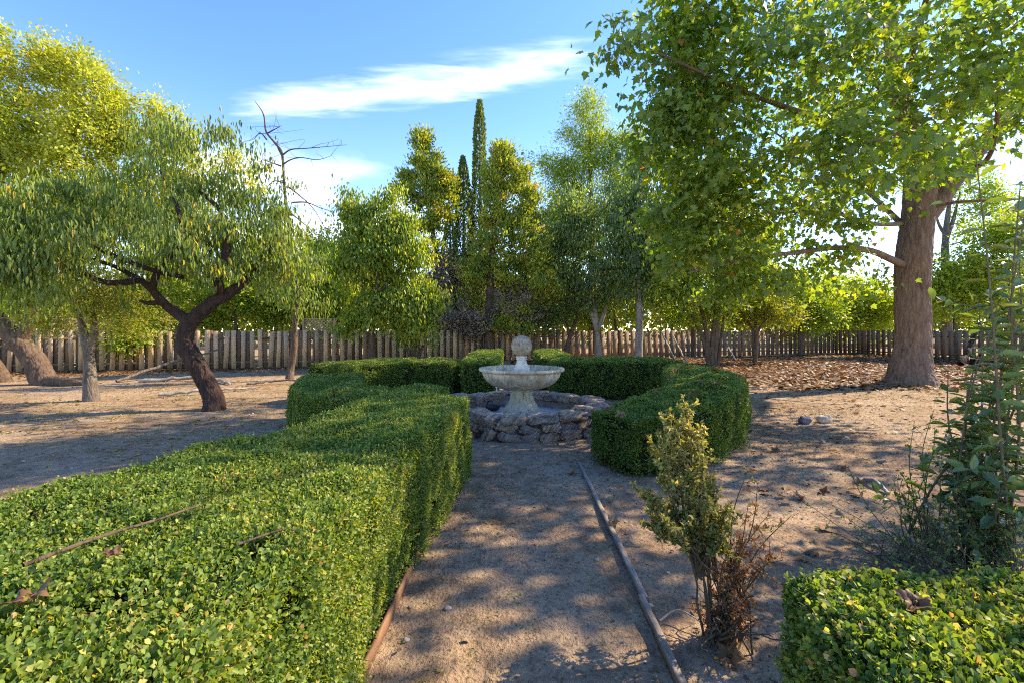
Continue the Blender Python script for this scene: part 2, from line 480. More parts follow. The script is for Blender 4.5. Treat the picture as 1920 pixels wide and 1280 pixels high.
SC.view_settings.view_transform = 'Standard'; SC.view_settings.look = 'None'
SC.view_settings.exposure = 2.12; SC.view_settings.use_white_balance = True; SC.view_settings.white_balance_temperature = 7950; SC.view_settings.gamma = 1.0
cy = SC.cycles
cy.max_bounces = 8; cy.diffuse_bounces = 5; cy.glossy_bounces = 2; cy.transmission_bounces = 5; cy.transparent_max_bounces = 4
cy.caustics_reflective = False; cy.caustics_refractive = False
cy.sample_clamp_indirect = 6.0
cy.use_denoising = False; cy.filter_width = 1.1; cy.denoiser = 'OPENIMAGEDENOISE'

# ================================================================== ground
m = NT('dirt')
g = m.geo()
n1 = m.noise(g, 0.55, 5, 0.6); n2 = m.noise(g, 5.0, 6, 0.65); n3 = m.noise(g, 38.0, 4, 0.7)
c = m.ramp(n2, [(0.28, (.135, .085, .048)), (0.50, (.315, .202, .115)), (0.74, (.47, .325, .195))])
c = m.mix(m.ramp(n1, [(0.42, (0, 0, 0)), (0.60, (.75, .75, .75))]), c, (.43, .315, .205))
c = m.mix(m.ramp(n3, [(0.34, (.75, .75, .75)), (0.46, (0, 0, 0))]), c, (.075, .052, .037))
c = m.mix(m.ramp(n3, [(0.64, (0, 0, 0)), (0.76, (.4, .4, .4))]), c, (.44, .34, .24))
gr = m.math('MULTIPLY', m.ramp(m.noise(g, 1.7, 6, 0.7), [(0.56, (0, 0, 0)), (0.68, (1, 1, 1))]), m.ramp(m.noise(g, 22.0, 4), [(.45, (0, 0, 0)), (.6, (.6, .6, .6))]))
c = m.mix(gr, c, (.13, .14, .055))
n4 = m.noise(g, 14.0, 5, 0.65, 0.5)
c = m.mix(m.ramp(n4, [(0.36, (.55, .55, .55)), (0.50, (0, 0, 0))]), c, (.13, .088, .056))
hh = m.math('ADD', m.math('ADD', m.math('MULTIPLY', n2, 0.6), m.math('MULTIPLY', n4, 0.5)), m.math('MULTIPLY', n3, 0.4))
M['dirt'] = m.done(m.bsdf(c, 0.95, 0.12, hh, 1.0, 0.05))


def axis(lo, hi, near, step, growth):
    a = [0.0]; s = step
    out = []
    x = near
    while x < hi: x += s; s *= growth; out.append(x)
    x = -near; s = step; neg = []
    while x > lo: x -= s; s *= growth; neg.append(x)
    return np.array(neg[::-1] + list(np.arange(-near, near + step / 2, step)) + out)


gx = axis(-900, 900, 5.0, 0.05, 1.06)
gy = axis(-8.5, 1800, 4.5, 0.05, 1.06) + 4.0
X, Y = np.meshgrid(gx, gy)
mb = MB()
i = np.arange(len(gy) - 1)[:, None] * len(gx); j = np.arange(len(gx) - 1)[None, :]
fc = np.stack([i + j, i + j + 1, i + j + 1 + len(gx), i + j + len(gx)], -1).reshape(-1, 4)
mb.add(np.stack([X, Y, gz(X, Y)], -1), fc)
tag(mb.build('ground', M['dirt'], smooth=True), kind='structure')


def scatter_flat(mb, tpl, xy, size, rnd, tilt=0.25, lift=0.006, curl=1.0):
    n = len(xy)
    a = rng.uniform(0, 2 * math.pi, n)
    d = np.stack([np.cos(a), np.sin(a), rng.normal(0, tilt, n)], -1)
    nr = np.stack([rng.normal(0, tilt, n), rng.normal(0, tilt, n), np.ones(n)], -1)
    p = np.stack([xy[:, 0], xy[:, 1], gz(xy[:, 0], xy[:, 1]) + lift + rng.uniform(0, lift, n)], -1)
    leaves(mb, tpl, p, d, nr, size, rnd)


def on_fountain(xy):
    return np.hypot(xy[:, 0] - .165, xy[:, 1] - 8.1) < 1.6


# brown plane leaves blanket the far right
mb = MB()
xy = np.stack([rng.uniform(0, 25, 52000), rng.uniform(12.5, 33, 52000)], -1)
w = np.clip((xy[:, 0] * 0.55 + xy[:, 1] - 15.8 + 2.5 * vnoise(np.c_[xy * .35, xy[:, 0] * 0], 3)) / 6, 0.02, 1)
xy = xy[(rng.random(len(xy)) < w) & (xy[:, 1] < 24.3 + xy[:, 0] * .35)]
scatter_flat(mb, PLANE_T, xy, rng.uniform(.09, .19, len(xy)), rng.random(len(xy)), .28, .012)
xy = np.stack([rng.uniform(1.0, 16, 16000), rng.uniform(2.4, 17, 16000)], -1)
xy = xy[rng.random(16000) < np.clip((xy[:, 1] - 1) / 14, .1, .9)]
scatter_flat(mb, PLANE_T, xy, rng.uniform(.02, .045, len(xy)) + .075 * (rng.random(len(xy)) < .12), rng.random(len(xy)), .3, .008)
# brown leaves below the left fence
t = rng.random(9000); xy = np.stack([-22 + 21 * t, 16.6 + t * 6.2 - np.abs(rng.normal(0, 1.3, 9000))], -1)
xy = xy[(xy[:, 0] < -7) | (rng.random(9000) < .6)]
scatter_flat(mb, DIA_T, xy, rng.uniform(.06, .13, len(xy)), rng.random(len(xy)), .3, .012)
tag(mb.build('leaf_litter', M['litter']), kind='stuff')
# narrow yellow peach leaves on the left
mb = MB()
xy = np.stack([rng.uniform(-13, -2, 2600), rng.uniform(5.5, 15, 2600)], -1)
k = vnoise(np.c_[xy * .8, xy[:, 0] * 0], 4) + rng.normal(0, .3, 2600) > -.1
xy = xy[k]
scatter_flat(mb, LANCE_T, xy, rng.uniform(.06, .12, len(xy)), rng.random(len(xy)), .22, .008)
tag(mb.build('yellow_leaf_litter', M['ylitter']), kind='stuff')
# crumbs of bark and dry leaf, straw, weeds
mb = MB()
r = rng.random(52000) ** 0.6
xy = np.stack([rng.uniform(-1.2, 6.5, 52000) , 1.2 + r * 9], -1)
k = (vnoise(np.c_[xy * 1.1, xy[:, 0] * 0], 14) + rng.normal(0, .35, 52000) + .45 * (xy[:, 0] > .8) > .1) & ~on_fountain(xy)
xy = xy[k]
scatter_flat(mb, DIA_T, xy, rng.uniform(.006, .020, len(xy)) * (1 + 1.3 * (rng.random(len(xy)) < .12)), rng.random(len(xy)), .35, .003)
xy = np.stack([rng.uniform(-16, 16, 22000), rng.uniform(5, 19, 22000)], -1)
scatter_flat(mb, DIA_T, xy[~on_fountain(xy)], rng.uniform(.015, .05, (~on_fountain(xy)).sum()), rng.random((~on_fountain(xy)).sum()), .35, .004)
tag(mb.build('ground_debris', M['debris']), kind='stuff')


def tufts(mb, cen, nb, hgt, spread, lean, width=.05):
    n = len(cen) * nb
    c = np.repeat(cen, nb, 0) + rng.normal(0, spread, (n, 2))
    p = np.c_[c, gz(c[:, 0], c[:, 1]) - .003]
    d = np.c_[rng.normal(0, lean, (n, 2)), np.ones(n)]
    T = (np.array([(-width, 0, 0), (width, 0, 0), (width * .7, .55, .06), (0, 1, .0), (-width * .7, .55, .06)], float), np.array([[0, 1, 2, 3, 4]]))
    leaves(mb, T, p, d, rvec(n), rng.uniform(.5, 1.2, n) * hgt, rng.random(n))


mb = MB()
cen = np.stack([rng.uniform(-16, 14, 9000), rng.uniform(5.5, 18, 9000)], -1)
k = (vnoise(np.c_[cen * .5, cen[:, 0] * 0], 21) + rng.normal(0, .3, 9000) > .12) & ~on_fountain(cen) & ~((np.abs(cen[:, 0]) < 4) & (cen[:, 1] < 13))
tufts(mb, cen[k], 5, .035, .05, 1.6, .045)
cen = np.stack([rng.uniform(-.6, 7.0, 2600), rng.uniform(1.5, 10, 2600)], -1)
cen = cen[rng.random(2600) < .35 + .65 * (cen[:, 0] > .8)]
tufts(mb, cen[~on_fountain(cen)], 3, .025, .03, 2.0, .03)
tag(mb.build('dry_grass', M['straw']), kind='stuff')
mb = MB()
cen = np.stack([rng.uniform(-.6, 1.6, 60), 1.7 + rng.random(60) * 3.6], -1)
tufts(mb, np.concatenate([cen, np.stack([rng.uniform(.8, 4, 60), rng.uniform(2, 7, 60)], -1)]), 9, .028, .028, 1.4, .16)
cen = np.stack([rng.uniform(-10, -3.5, 260), rng.uniform(6, 13, 260)], -1)
tufts(mb, cen, 8, .05, .08, 1.0, .06)
cen = np.stack([rng.normal(11, 1.6, 200), rng.normal(12.6, .8, 200)], -1)
tufts(mb, cen, 8, .05, .08, 1.0, .06)
tag(mb.build('weeds', M['weed']), kind='stuff')

# ================================================================== fence
def fence(label, a, b, pitch, front_w, back, top, boards_mat, seed, lean=0.012, gapfrac=None):
    a, b = V(*a, 0), V(*b, 0)
    d = unit(b - a); L = np.linalg.norm(b - a)
    nrm = V(d[1], -d[0], 0)
    if np.dot(nrm, -a) < 0: nrm = -nrm            # towards the garden
    root = thing('board_fence', label, 'fence', (*((a + b) / 2)[:2], 0))
    fr, bk, rl = MB(), MB(), MB()
    n = int(L / pitch)
    for q in range(n):
        s = (q + .5) * pitch + rng.normal(0, pitch * .035)
        p = a + d * s; z0 = float(gz(p[0], p[1]))
        w = front_w * rng.uniform(.88, 1.1); h = top + rng.normal(0, .03)
        ti = rng.normal(0, lean)
        up = unit(V(d[0] * ti, d[1] * ti, 1))
        box(fr, p + nrm * .032 + up * (h / 2) + V(0, 0, z0 + .01), d * w / 2, nrm * .010, up * (h / 2 - .01), rng.random(), .002)
        if back and rng.random() < .97:
            w2 = back * rng.uniform(.9, 1.08); p2 = p + d * (pitch / 2 + rng.normal(0, .012))
            ti = rng.normal(0, lean); up = unit(V(d[0] * ti, d[1] * ti, 1)); h2 = top - .02 + rng.normal(0, .025)
            box(bk, p2 - nrm * .030 + up * (h2 / 2) + V(0, 0, z0 + .01), d * w2 / 2, nrm * .010, up * (h2 / 2 - .01), rng.random(), .002)
    for hz_ in (.28, 1.25):
        for q in range(int(L / 2.4) + 1):
            s0 = q * 2.4; s1 = min(s0 + 2.39, L)
            if s1 - s0 < .3: continue
            p = a + d * (s0 + s1) / 2
            box(rl, p + V(0, 0, hz_ + rng.normal(0, .012)), d * (s1 - s0) / 2, nrm * .019, V(0, 0, .042), rng.random())
    fr.build('front_boards', boards_mat, root)
    if back: bk.build('back_boards', M['fence_back'], root)
    rl.build('rails', M['fence_back'], root)
    for q in range(int(L / 2.4) + 1):
        pm = MB(); p = a + d * min(q * 2.4 + .02, L)
        box(pm, p - nrm * .075 + V(0, 0, top / 2 - .1), d * .045, nrm * .045, V(0, 0, top / 2 + .06), rng.random())
        pm.build('post', M['fence_back'], root)
    return root


P0, P1, P2, P3, P4, P5 = (-26, 16.2), (-8.5, 20.2), (1.2, 25.5), (22.7, 33.2), (24.2, 22.5), (26.5, 8.0)
fence('weathered tan board fence behind the dark twisted tree on the left', P0, P1, .335, .175, .19, 1.56, M['fence'], 1, .028)
fence('grey brown board fence behind the clipped hedges and conifers', P1, P2, .33, .185, .18, 1.56, M['fence'], 2, .018)
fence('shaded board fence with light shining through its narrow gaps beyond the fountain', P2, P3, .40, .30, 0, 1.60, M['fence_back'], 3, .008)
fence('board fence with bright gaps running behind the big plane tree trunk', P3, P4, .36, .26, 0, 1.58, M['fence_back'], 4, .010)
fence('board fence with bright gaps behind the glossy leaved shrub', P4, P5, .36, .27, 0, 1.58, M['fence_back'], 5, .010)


def lattice(label, a, b, z0, z1):
    a, b = V(*a, 0), V(*b, 0); d = unit(b - a); L = np.linalg.norm(b - a); nrm = V(d[1], -d[0], 0)
    root = thing('lattice_panel', label, 'lattice', (*((a + b) / 2)[:2], z0))
    h = z1 - z0; sl_, fm = MB(), MB()
    for sgn, off in ((1, .006), (-1, -.006)):
        s = -h
        while s < L:
            s0, s1 = max(s, 0), min(s + h, L)
            if s1 - s0 > .05:
                t0, t1 = s0 - s, s1 - s
                q0 = a + d * s0 + V(0, 0, z0 + (t0 if sgn > 0 else h - t0)); q1 = a + d * s1 + V(0, 0, z0 + (t1 if sgn > 0 else h - t1))
                ax = (q1 - q0) / 2
                box(sl_, (q0 + q1) / 2 + nrm * off, ax, nrm * .005, unit(np.cross(ax, nrm)) * .018, rng.random())
            s += .14
    for zz in (z0, z1): box(fm, (a + b) / 2 + V(0, 0, zz), d * L / 2, nrm * .018, V(0, 0, .022))
    for q in (a - d * .041, b + d * .041): box(fm, q + V(0, 0, z1 / 2), d * .04, nrm * .03, V(0, 0, z1 / 2 + .03))
    sl_.build('slats', M['fence'], root); fm.build('frame', M['fence'], root)


def fp(t, off): 
    a, b = V(*P0), V(*P1); d = unit(b - a); p = a + d * t + V(-d[1], d[0]) * off
    return (p[0], p[1])


lattice('brown wooden lattice above the fence at the far left beside the leaning trunk', fp(8.4, .45), fp(10.8, .45), 1.42, 2.02)
lattice('brown wooden lattice above the fence right of the bare topped trunk', fp(17.5, .5), fp(18.7, .5), 1.42, 2.08)

rng = np.random.default_rng(213)
# ================================================================== fountain
m = NT('weathered_concrete')
o = m.obj(); n1 = m.noise(o, 3.0, 6, .65); n2 = m.noise(m.obj((7, 7, 1.1)), 2.4, 5, .6); n3 = m.noise(o, 45, 3, .7)
c = m.ramp(n1, [(0.32, (.36, .27, .165)), (0.62, (.68, .55, .37))])
c = m.mix(m.ramp(n2, [(0.47, (0, 0, 0)), (0.66, (.78, .78, .78))]), c, (.20, .155, .11))
c = m.mix(m.ramp(n3, [(0.60, (0, 0, 0)), (0.72, (.6, .6, .6))]), c, (.13, .11, .09))
M['concrete'] = m.done(m.bsdf(c, .88, .2, m.math('ADD', n1, m.math('MULTIPLY', n3, .5)), .5, .012))
m = NT('dark_stained_concrete')
o = m.obj(); n1 = m.noise(o, 5.0, 6, .7); n3 = m.noise(m.obj((1, 1, .35)), 34, 4, .75)
c = m.ramp(n1, [(0.30, (.19, .14, .09)), (0.66, (.44, .35, .235))])
c = m.mix(m.ramp(n3, [(0.50, (0, 0, 0)), (0.62, (.8, .8, .8))]), c, (.085, .07, .058))
c = m.mix(m.ramp(n3, [(0.30, (.7, .7, .7)), (0.40, (0, 0, 0))]), c, (.47, .43, .36))
M['concrete_dark'] = m.done(m.bsdf(c, .9, .2, m.math('ADD', n1, n3), .6, .012))
m = NT('yellow_stained_concrete')
o = m.obj(); n1 = m.noise(o, 4.0, 6, .65); n2 = m.noise(m.obj((9, 9, 1.0)), 2.2, 5, .6); n3 = m.noise(o, 40, 3, .7)
c = m.ramp(n2, [(0.3, (.64, .55, .37)), (0.52, (.56, .45, .25)), (0.7, (.28, .21, .12))])
c = m.mix(m.ramp(n1, [(0.48, (0, 0, 0)), (0.64, (.5, .5, .5))]), c, (.55, .51, .43))
c = m.mix(m.ramp(n3, [(0.62, (0, 0, 0)), (0.74, (.6, .6, .6))]), c, (.13, .11, .09))
M['concrete_yellow'] = m.done(m.bsdf(c, .88, .2, m.math('ADD', n2, n3), .5, .012))
m = NT('white_scale_concrete')
n1 = m.noise(m.obj(), 6, 5); c = m.ramp(n1, [(.35, (.30, .26, .20)), (.6, (.62, .55, .44))])
M['concrete_white'] = m.done(m.bsdf(c, .8, .25, n1, .4, .01))


def lathe(mb, prof, cx, cy, k=72, rough=.004, seed=0):
    prof = np.asarray(prof, float); a = np.arange(k) * 2 * math.pi / k; n = len(prof)
    r = prof[:, 0][:, None] * np.ones(k); z = prof[:, 1][:, None] * np.ones(k)
    p = np.stack([cx + r * np.cos(a), cy + r * np.sin(a), z], -1)
    nn = vnoise(p * 9, seed)[..., None] * rough
    dirv = np.stack([np.cos(a), np.sin(a), 0 * a], -1)[None]
    p = p + dirv * nn * (r > .02)[..., None]
    i = np.arange(n - 1)[:, None] * k; j = np.arange(k)[None, :]; j2 = (j + 1) % k
    mb.add(p.reshape(-1, 3), np.stack([i + j, i + j2, i + k + j2, i + k + j], -1).reshape(-1, 4))


def prof_res(pts, n):
    return spline(np.array(pts, float), n)


FX, FY = .165, 8.1
root = thing('fountain', 'pale stone fountain with a wide bowl and a ball on top, in the round pool', 'fountain', (FX, FY, 0.08))
mb = MB(); lathe(mb, [(.0, .06), (.32, .06), (.325, .07), (.325, .150), (.318, .158), (.306, .160), (.306, .172), (.312, .180), (.312, .226), (.304, .236)]
                 + list(prof_res([(.298, .240), (.262, .300), (.222, .370), (.196, .450), (.193, .520), (.208, .575)], 14)) + [(.214, .580), (.214, .60)], FX, FY, 72, .003, 1)
mb.build('pedestal', M['concrete_yellow'], root, smooth=True)
mb = MB()
lathe(mb, list(prof_res([(.20, .585), (.36, .592), (.50, .640), (.60, .715), (.655, .795), (.676, .866)], 18)) + [(.684, .872), (.716, .876), (.732, .888), (.737, .905), (.732, .922), (.716, .930), (.690, .930), (.668, .922), (.655, .90)]
      + list(prof_res([(.645, .87), (.58, .77), (.45, .71), (.25, .685), (.02, .68)], 12)), FX, FY, 96, .006, 2)
mb.build('bowl', M['concrete'], root, smooth=True)
mb = MB()
lathe(mb, [(.0, .675), (.155, .675), (.155, .885), (.150, .893), (.142, .896), (.146, .905), (.138, .93), (.120, .965), (.098, .995), (.086, 1.02), (.081, 1.055), (.082, 1.068), (.094, 1.072), (.096, 1.084), (.086, 1.09), (.098, 1.10), (.100, 1.118), (.09, 1.13), (.0, 1.135)], FX, FY, 48, .003, 3)
mb.build('neck', M['concrete_white'], root, smooth=True)
mb = MB(); th = np.linspace(-math.pi / 2, math.pi / 2, 28)
lathe(mb, np.c_[.181 * np.cos(th), 1.30 + .181 * np.sin(th)], FX, FY, 56, .004, 4)
mb.build('ball', M['concrete_dark'], root, smooth=True)

# stone ring
bm = bmesh.new(); bmesh.ops.create_icosphere(bm, subdivisions=4, radius=1)
ICO_V = np.array([q.co[:] for q in bm.verts]); ICO_F = np.array([[q.index for q in f.verts] for f in bm.faces]); bm.free()
bm = bmesh.new(); bmesh.ops.create_icosphere(bm, subdivisions=3, radius=1)
ICO3_V = np.array([q.co[:] for q in bm.verts]); ICO3_F = np.array([[q.index for q in f.verts] for f in bm.faces]); bm.free()


def rock(mb, c, ax, ay, az, seed, pw=.62, rough=.16, layer=.10, lay=None, fine=True):
    """a rough stone: squared-off lump with strata; half axes ax, ay, az"""
    v, f = (ICO_V, ICO_F) if fine else (ICO3_V, ICO3_F)
    q = np.sign(v) * np.abs(v) ** pw
    q = q * (1 + rough * fbm(q * 1.5 + seed * 7.3, seed, 4))[:, None]
    if lay is None: lay = unit(rng.normal(size=3) * V(.35, .5, 1))
    h = q @ lay
    ridge = 1 - np.abs(vnoise(np.c_[h * 7 + vnoise(q * 1.3, seed + 3) * 1.4, q[:, 0] * .5, q[:, 1] * .5], seed + 5)) * 2
    q = q * (1 + layer * ridge)[:, None]
    mb.add(c + q[:, :1] * ax + q[:, 1:2] * ay + q[:, 2:] * az, f, rng.random())


m = NT('streaked_stone')
o = m.obj((1, 1, 1)); r = m.rnd()
add = m.n('VectorMath', {'operation': 'ADD'}, i0=o, i1=m.n('CombineXYZ', X=m.math('MULTIPLY', r, 23.0), Y=m.math('MULTIPLY', r, 41.0), Z=m.math('MULTIPLY', r, 13.0)).outputs[0]).outputs[0]
rot = m.n('VectorRotate', {'rotation_type': 'EULER_XYZ'}, Vector=add, Rotation=(.5, .9, .2)).outputs[0]
mpx = m.n('Mapping', Vector=rot); mpx.inputs['Scale'].default_value = (2, 2, 17)
n1 = m.noise(mpx.outputs[0], 2.2, 6, .65, .7); n2 = m.noise(o, 7, 5)
c = m.ramp(n1, [(.28, (.09, .066, .048)), (.46, (.36, .265, .19)), (.70, (.62, .51, .39))])
c = m.mix(1.0, c, m.ramp(r, [(0, (.62, .60, .62)), (.45, (1, .97, .93)), (.8, (1.1, .95, .78)), (1, (1.3, 1.22, 1.12))]), 'MULTIPLY')
c = m.mix(m.ramp(n2, [(.55, (0, 0, 0)), (.72, (.5, .5, .5))]), c, (.33, .30, .28))
M['stone'] = m.done(m.bsdf(c, .85, .25, m.math('ADD', n1, n2), 1.0, .045))
M['mortar'] = simple('mortar', (.12, .095, .075), .95, .1, .3, 14, .5)
M['poolfloor'] = simple('pool_floor', (.40, .395, .39), .8, .25, .22, 4, .3)
M['plaster'] = simple('pool_plaster', (.25, .20, .16), .9, .15, .35, 6, .4)

root = thing('stone_basin', 'round low pool wall of rough brown and grey streaked stones around the fountain', 'pool wall', (FX, FY, 0))
mb = MB(); lathe(mb, [(1.15, -.1), (1.38, -.1), (1.385, .15), (1.37, .30), (1.19, .31), (1.165, .29)], FX, FY, 90, .02, 8); mb.build('mortar_core', M['mortar'], root)
mb = MB(); lathe(mb, [(1.16, .30), (1.15, .24), (1.14, .085)], FX, FY, 90, .01, 9); mb.build('inner_plaster', M['plaster'], root, smooth=True)
mb = MB(); lathe(mb, [(1.15, .088), (.6, .078), (.0, .075)], FX, FY, 60, .004, 10); mb.build('pool_floor', M['poolfloor'], root, smooth=True)
mb = MB(); sd = 1
for row, (z, hh_) in enumerate(((.045, .085), (.175, .085))):
    a = rng.uniform(0, .3); end = a + 2 * math.pi
    while a < end - .06:
        w = rng.uniform(.11, .21)
        a += w / 1.42
        rad = V(math.cos(a), math.sin(a), 0); tan = V(-rad[1], rad[0], 0); tl = rng.normal(0, .38)
        t1 = tan * math.cos(tl) + V(0, 0, math.sin(tl)); t2 = V(0, 0, math.cos(tl)) - tan * math.sin(tl)
        rock(mb, V(FX, FY, z + rng.normal(0, .018)) + rad * (1.375 + rng.normal(0, .012)), t1 * w * rng.uniform(.80, .92), rad * rng.uniform(.07, .105), t2 * hh_ * rng.uniform(.75, 1.0), sd, .48, .24, .13); sd += 1
        a += w / 1.42
a = 0.1; end = a + 2 * math.pi
while a < end - .06:
    w = rng.uniform(.13, .26); a += w / 1.32
    rad = V(math.cos(a), math.sin(a), 0); tan = V(-rad[1], rad[0], 0); tl = rng.normal(0, .10)
    t1 = tan * math.cos(tl) + V(0, 0, math.sin(tl)); t2 = V(0, 0, math.cos(tl)) - tan * math.sin(tl)
    rock(mb, V(FX, FY, .298 + rng.normal(0, .014)) + rad * (1.285 + rng.normal(0, .015)), t1 * w * .90, rad * rng.uniform(.16, .20), t2 * rng.uniform(.058, .080), sd, .48, .20, .11); sd += 1
    a += w / 1.32
mb.build('stones', M['stone'], root, smooth=True)
M['black_plastic'] = simple('black_plastic', (.02, .02, .022), .4, .5, .2, 10, .1)
M['white_plastic'] = simple('white_plastic', (.72, .71, .68), .5, .4, .08, 10, .1)
PX, PY = FX - .52, FY + .62
root = thing('pump', 'small black fountain pump with hoses lying in the empty pool behind the pedestal', 'pump', (PX, PY, .085))
mb = MB(); tube(mb, [(PX - .10, PY, .15), (PX - .06, PY, .155), (PX + .08, PY + .02, .155), (PX + .12, PY + .02, .15)], [.045, .068, .066, .04], 14); mb.build('housing', M['black_plastic'], root, smooth=True)
mb = MB(); tube(mb, spline([(PX, PY, .20), (PX - .02, PY + .02, .27), (PX - .09, PY + .05, .25), (PX - .12, PY + .05, .10)], 12), np.full(12, .013), 8)
tube(mb, spline([(PX + .1, PY, .15), (PX + .2, PY - .05, .20), (PX + .34, PY - .2, .12)], 10), np.full(10, .012), 8); mb.build('hose', M['black_plastic'], root, smooth=True)
mb = MB(); qx, qy = FX - .47, FY + 1.18
tube(mb, [(qx, qy, .36), (qx + .004, qy, .49)], [.014, .014], 10); tube(mb, [(qx, qy, .45), (qx - .003, qy, .47)], [.02, .02], 10)
tag(mb.build('pipe', M['white_plastic'], origin=(qx, qy, .34), smooth=True), 'short white pipe standing up from the far rim of the stone pool wall', 'pipe')

rng = np.random.default_rng(211)
# ================================================================== hedges
def hedge(label, pts, L_leaf, dens, tpl, mat, cmat, seed, r=.13, bump=.05, shoots=0.0, ends=(1, 1), lean=.04, twigs=0):
    """pts rows: x, y, width, height along the middle line"""
    P = np.array(pts, float); n = 60
    C = spline(P, n); seg = np.linalg.norm(np.diff(C[:, :2], axis=0), axis=1); S = np.concatenate([[0], np.cumsum(seg)]); L = S[-1]
    Tn = unit(np.gradient(C[:, :2], axis=0)); Nn = np.c_[Tn[:, 1], -Tn[:, 0]]
    w0, h0 = P[:, 2].mean(), P[:, 3].mean()

    def sm(l, col): return np.interp(l, S, col)

    def place(q, nr, inset):
        """q: lateral, along, up in the straight box -> world"""
        lo = V(-w0 / 2 + r, r, -.5); hi = V(w0 / 2 - r, L - r, h0 - r)
        c = np.clip(q, lo, hi); d = q - c; dn = np.linalg.norm(d, axis=1, keepdims=True)
        nn = np.where(dn > 1e-6, d / np.maximum(dn, 1e-6), nr)
        p = c + nn * (r - inset[:, None])
        l = np.clip(p[:, 1], 0, L); ex = p[:, 1] - l
        N_ = np.c_[sm(l, Nn[:, 0]), sm(l, Nn[:, 1])]; T_ = np.c_[sm(l, Tn[:, 0]), sm(l, Tn[:, 1])]
        lx = p[:, 0] * sm(l, C[:, 2]) / w0 * (1 + lean * (p[:, 2] / h0 - .5))
        xy = np.c_[sm(l, C[:, 0]), sm(l, C[:, 1])] + N_ * lx[:, None] + T_ * ex[:, None]
        z = p[:, 2] * sm(l, C[:, 3]) / h0
        wp = np.c_[xy, z]; wn_ = np.c_[N_ * nn[:, :1] + T_ * nn[:, 1:2], nn[:, 2]]
        b = bump * fbm(wp * 2.6, seed, 2) + bump * .5 * vnoise(wp * 9, seed + 4)
        b = b + .02 * vnoise(wp * 1.0, seed + 8)
        return wp + wn_ * b[:, None] + np.c_[0 * z, 0 * z, gz(xy[:, 0], xy[:, 1])], wn_

    def sample(nm):
        a = np.array([w0 * L, h0 * L, h0 * L, w0 * h0 * ends[0], w0 * h0 * ends[1]]); f = rng.choice(5, nm, p=a / a.sum())
        u1, u2 = rng.random(nm), rng.random(nm)
        q = np.zeros((nm, 3)); nr = np.zeros((nm, 3))
        q[:, 0] = np.where(f == 0, (u1 - .5) * w0, np.where(f == 1, -w0 / 2, np.where(f == 2, w0 / 2, (u1 - .5) * w0)))
        q[:, 1] = np.where(f <= 2, np.where(f == 0, u2, u1) * L, np.where(f == 3, 0, L))
        q[:, 2] = np.where(f == 0, h0, u2 * h0)
        nr[f == 0, 2] = 1; nr[f == 1, 0] = -1; nr[f == 2, 0] = 1; nr[f == 3, 1] = -1; nr[f == 4, 1] = 1
        return q, nr, a.sum()

    root = thing('box_hedge', label, 'hedge', (P[:, 0].mean(), P[:, 1].mean(), 0))
    # solid core blocking light, coloured dark for the shade among the inner twigs
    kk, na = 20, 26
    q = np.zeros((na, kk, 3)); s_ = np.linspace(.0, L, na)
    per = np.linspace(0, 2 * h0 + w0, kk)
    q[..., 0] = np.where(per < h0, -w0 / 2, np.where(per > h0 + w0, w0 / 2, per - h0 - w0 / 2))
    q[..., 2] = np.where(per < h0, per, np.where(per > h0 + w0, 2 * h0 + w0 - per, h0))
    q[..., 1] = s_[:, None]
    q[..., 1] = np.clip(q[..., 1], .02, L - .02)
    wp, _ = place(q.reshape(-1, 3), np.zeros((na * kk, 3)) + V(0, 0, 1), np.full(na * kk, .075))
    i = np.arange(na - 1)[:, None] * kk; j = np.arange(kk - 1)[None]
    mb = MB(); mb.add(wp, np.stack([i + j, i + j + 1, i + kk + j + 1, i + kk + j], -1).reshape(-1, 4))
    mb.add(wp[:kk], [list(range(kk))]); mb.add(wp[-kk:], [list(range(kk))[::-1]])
    mb.build('shaded_core', cmat, root)
    q, nr, A = sample(10)
    nl = int(A * dens)
    q, nr, A = sample(nl)
    dep = np.abs(rng.normal(0, .028, nl)) - .012
    p, nn = place(q, nr, dep)
    hole = vnoise(p * V(5, 5, 4), seed + 2) + .5 * vnoise(p * 14, seed + 3)
    side = nn[:, 2] < .5
    low = p[:, 2] < .10 + .07 * vnoise(p * 4, seed + 6)
    keep = ~(side & (hole > .34) & (rng.random(nl) < .88)) & ~(side & low & (rng.random(nl) < .8)) & ~((~side) & (hole > .5) & (rng.random(nl) < .7))
    p, nn, side = p[keep], nn[keep], side[keep]; k = len(p)
    d = nn * .65 + rvec(k) * .85 + V(0, 0, .25)
    nrm = nn * .45 + V(0, 0, .35) + rvec(k) * .85
    patch = vnoise(p * V(3.5, 3.5, 5), seed + 9)
    rr = np.clip(rng.random(k) * .80 + .14 * patch + .10, 0, .96)
    sp = rng.random(k) < .012 + .10 * (vnoise(p * 6, seed + 12) > .56); rr = np.where(sp, 1.0 - rng.random(k) * .03, rr)
    mb = MB(); leaves(mb, tpl, p, d, nrm, L_leaf * rng.uniform(.65, 1.25, k), rr)
    if shoots:
        ns = int(A * shoots); q, nr, _ = sample(ns)
        b0, bn = place(q, nr, np.zeros(ns) + .01)
        ax = unit(bn * .8 + V(0, 0, .7) + rvec(ns) * .35); Ls = rng.uniform(.02, .06, ns)
        m_ = 7
        t = (np.arange(m_) + 1) / m_
        pp = (b0[:, None] + ax[:, None] * (t[None, :, None] * Ls[:, None, None])).reshape(-1, 3); aa = np.repeat(ax, m_, 0)
        dd = aa * .7 + rvec(len(pp)) * .9
        leaves(mb, tpl, pp, dd, aa + rvec(len(pp)) * .5, L_leaf * rng.uniform(.6, 1.05, len(pp)), np.clip(rng.random(len(pp)) * .5 + .45, 0, .95))
    mb.build('foliage', mat, root)
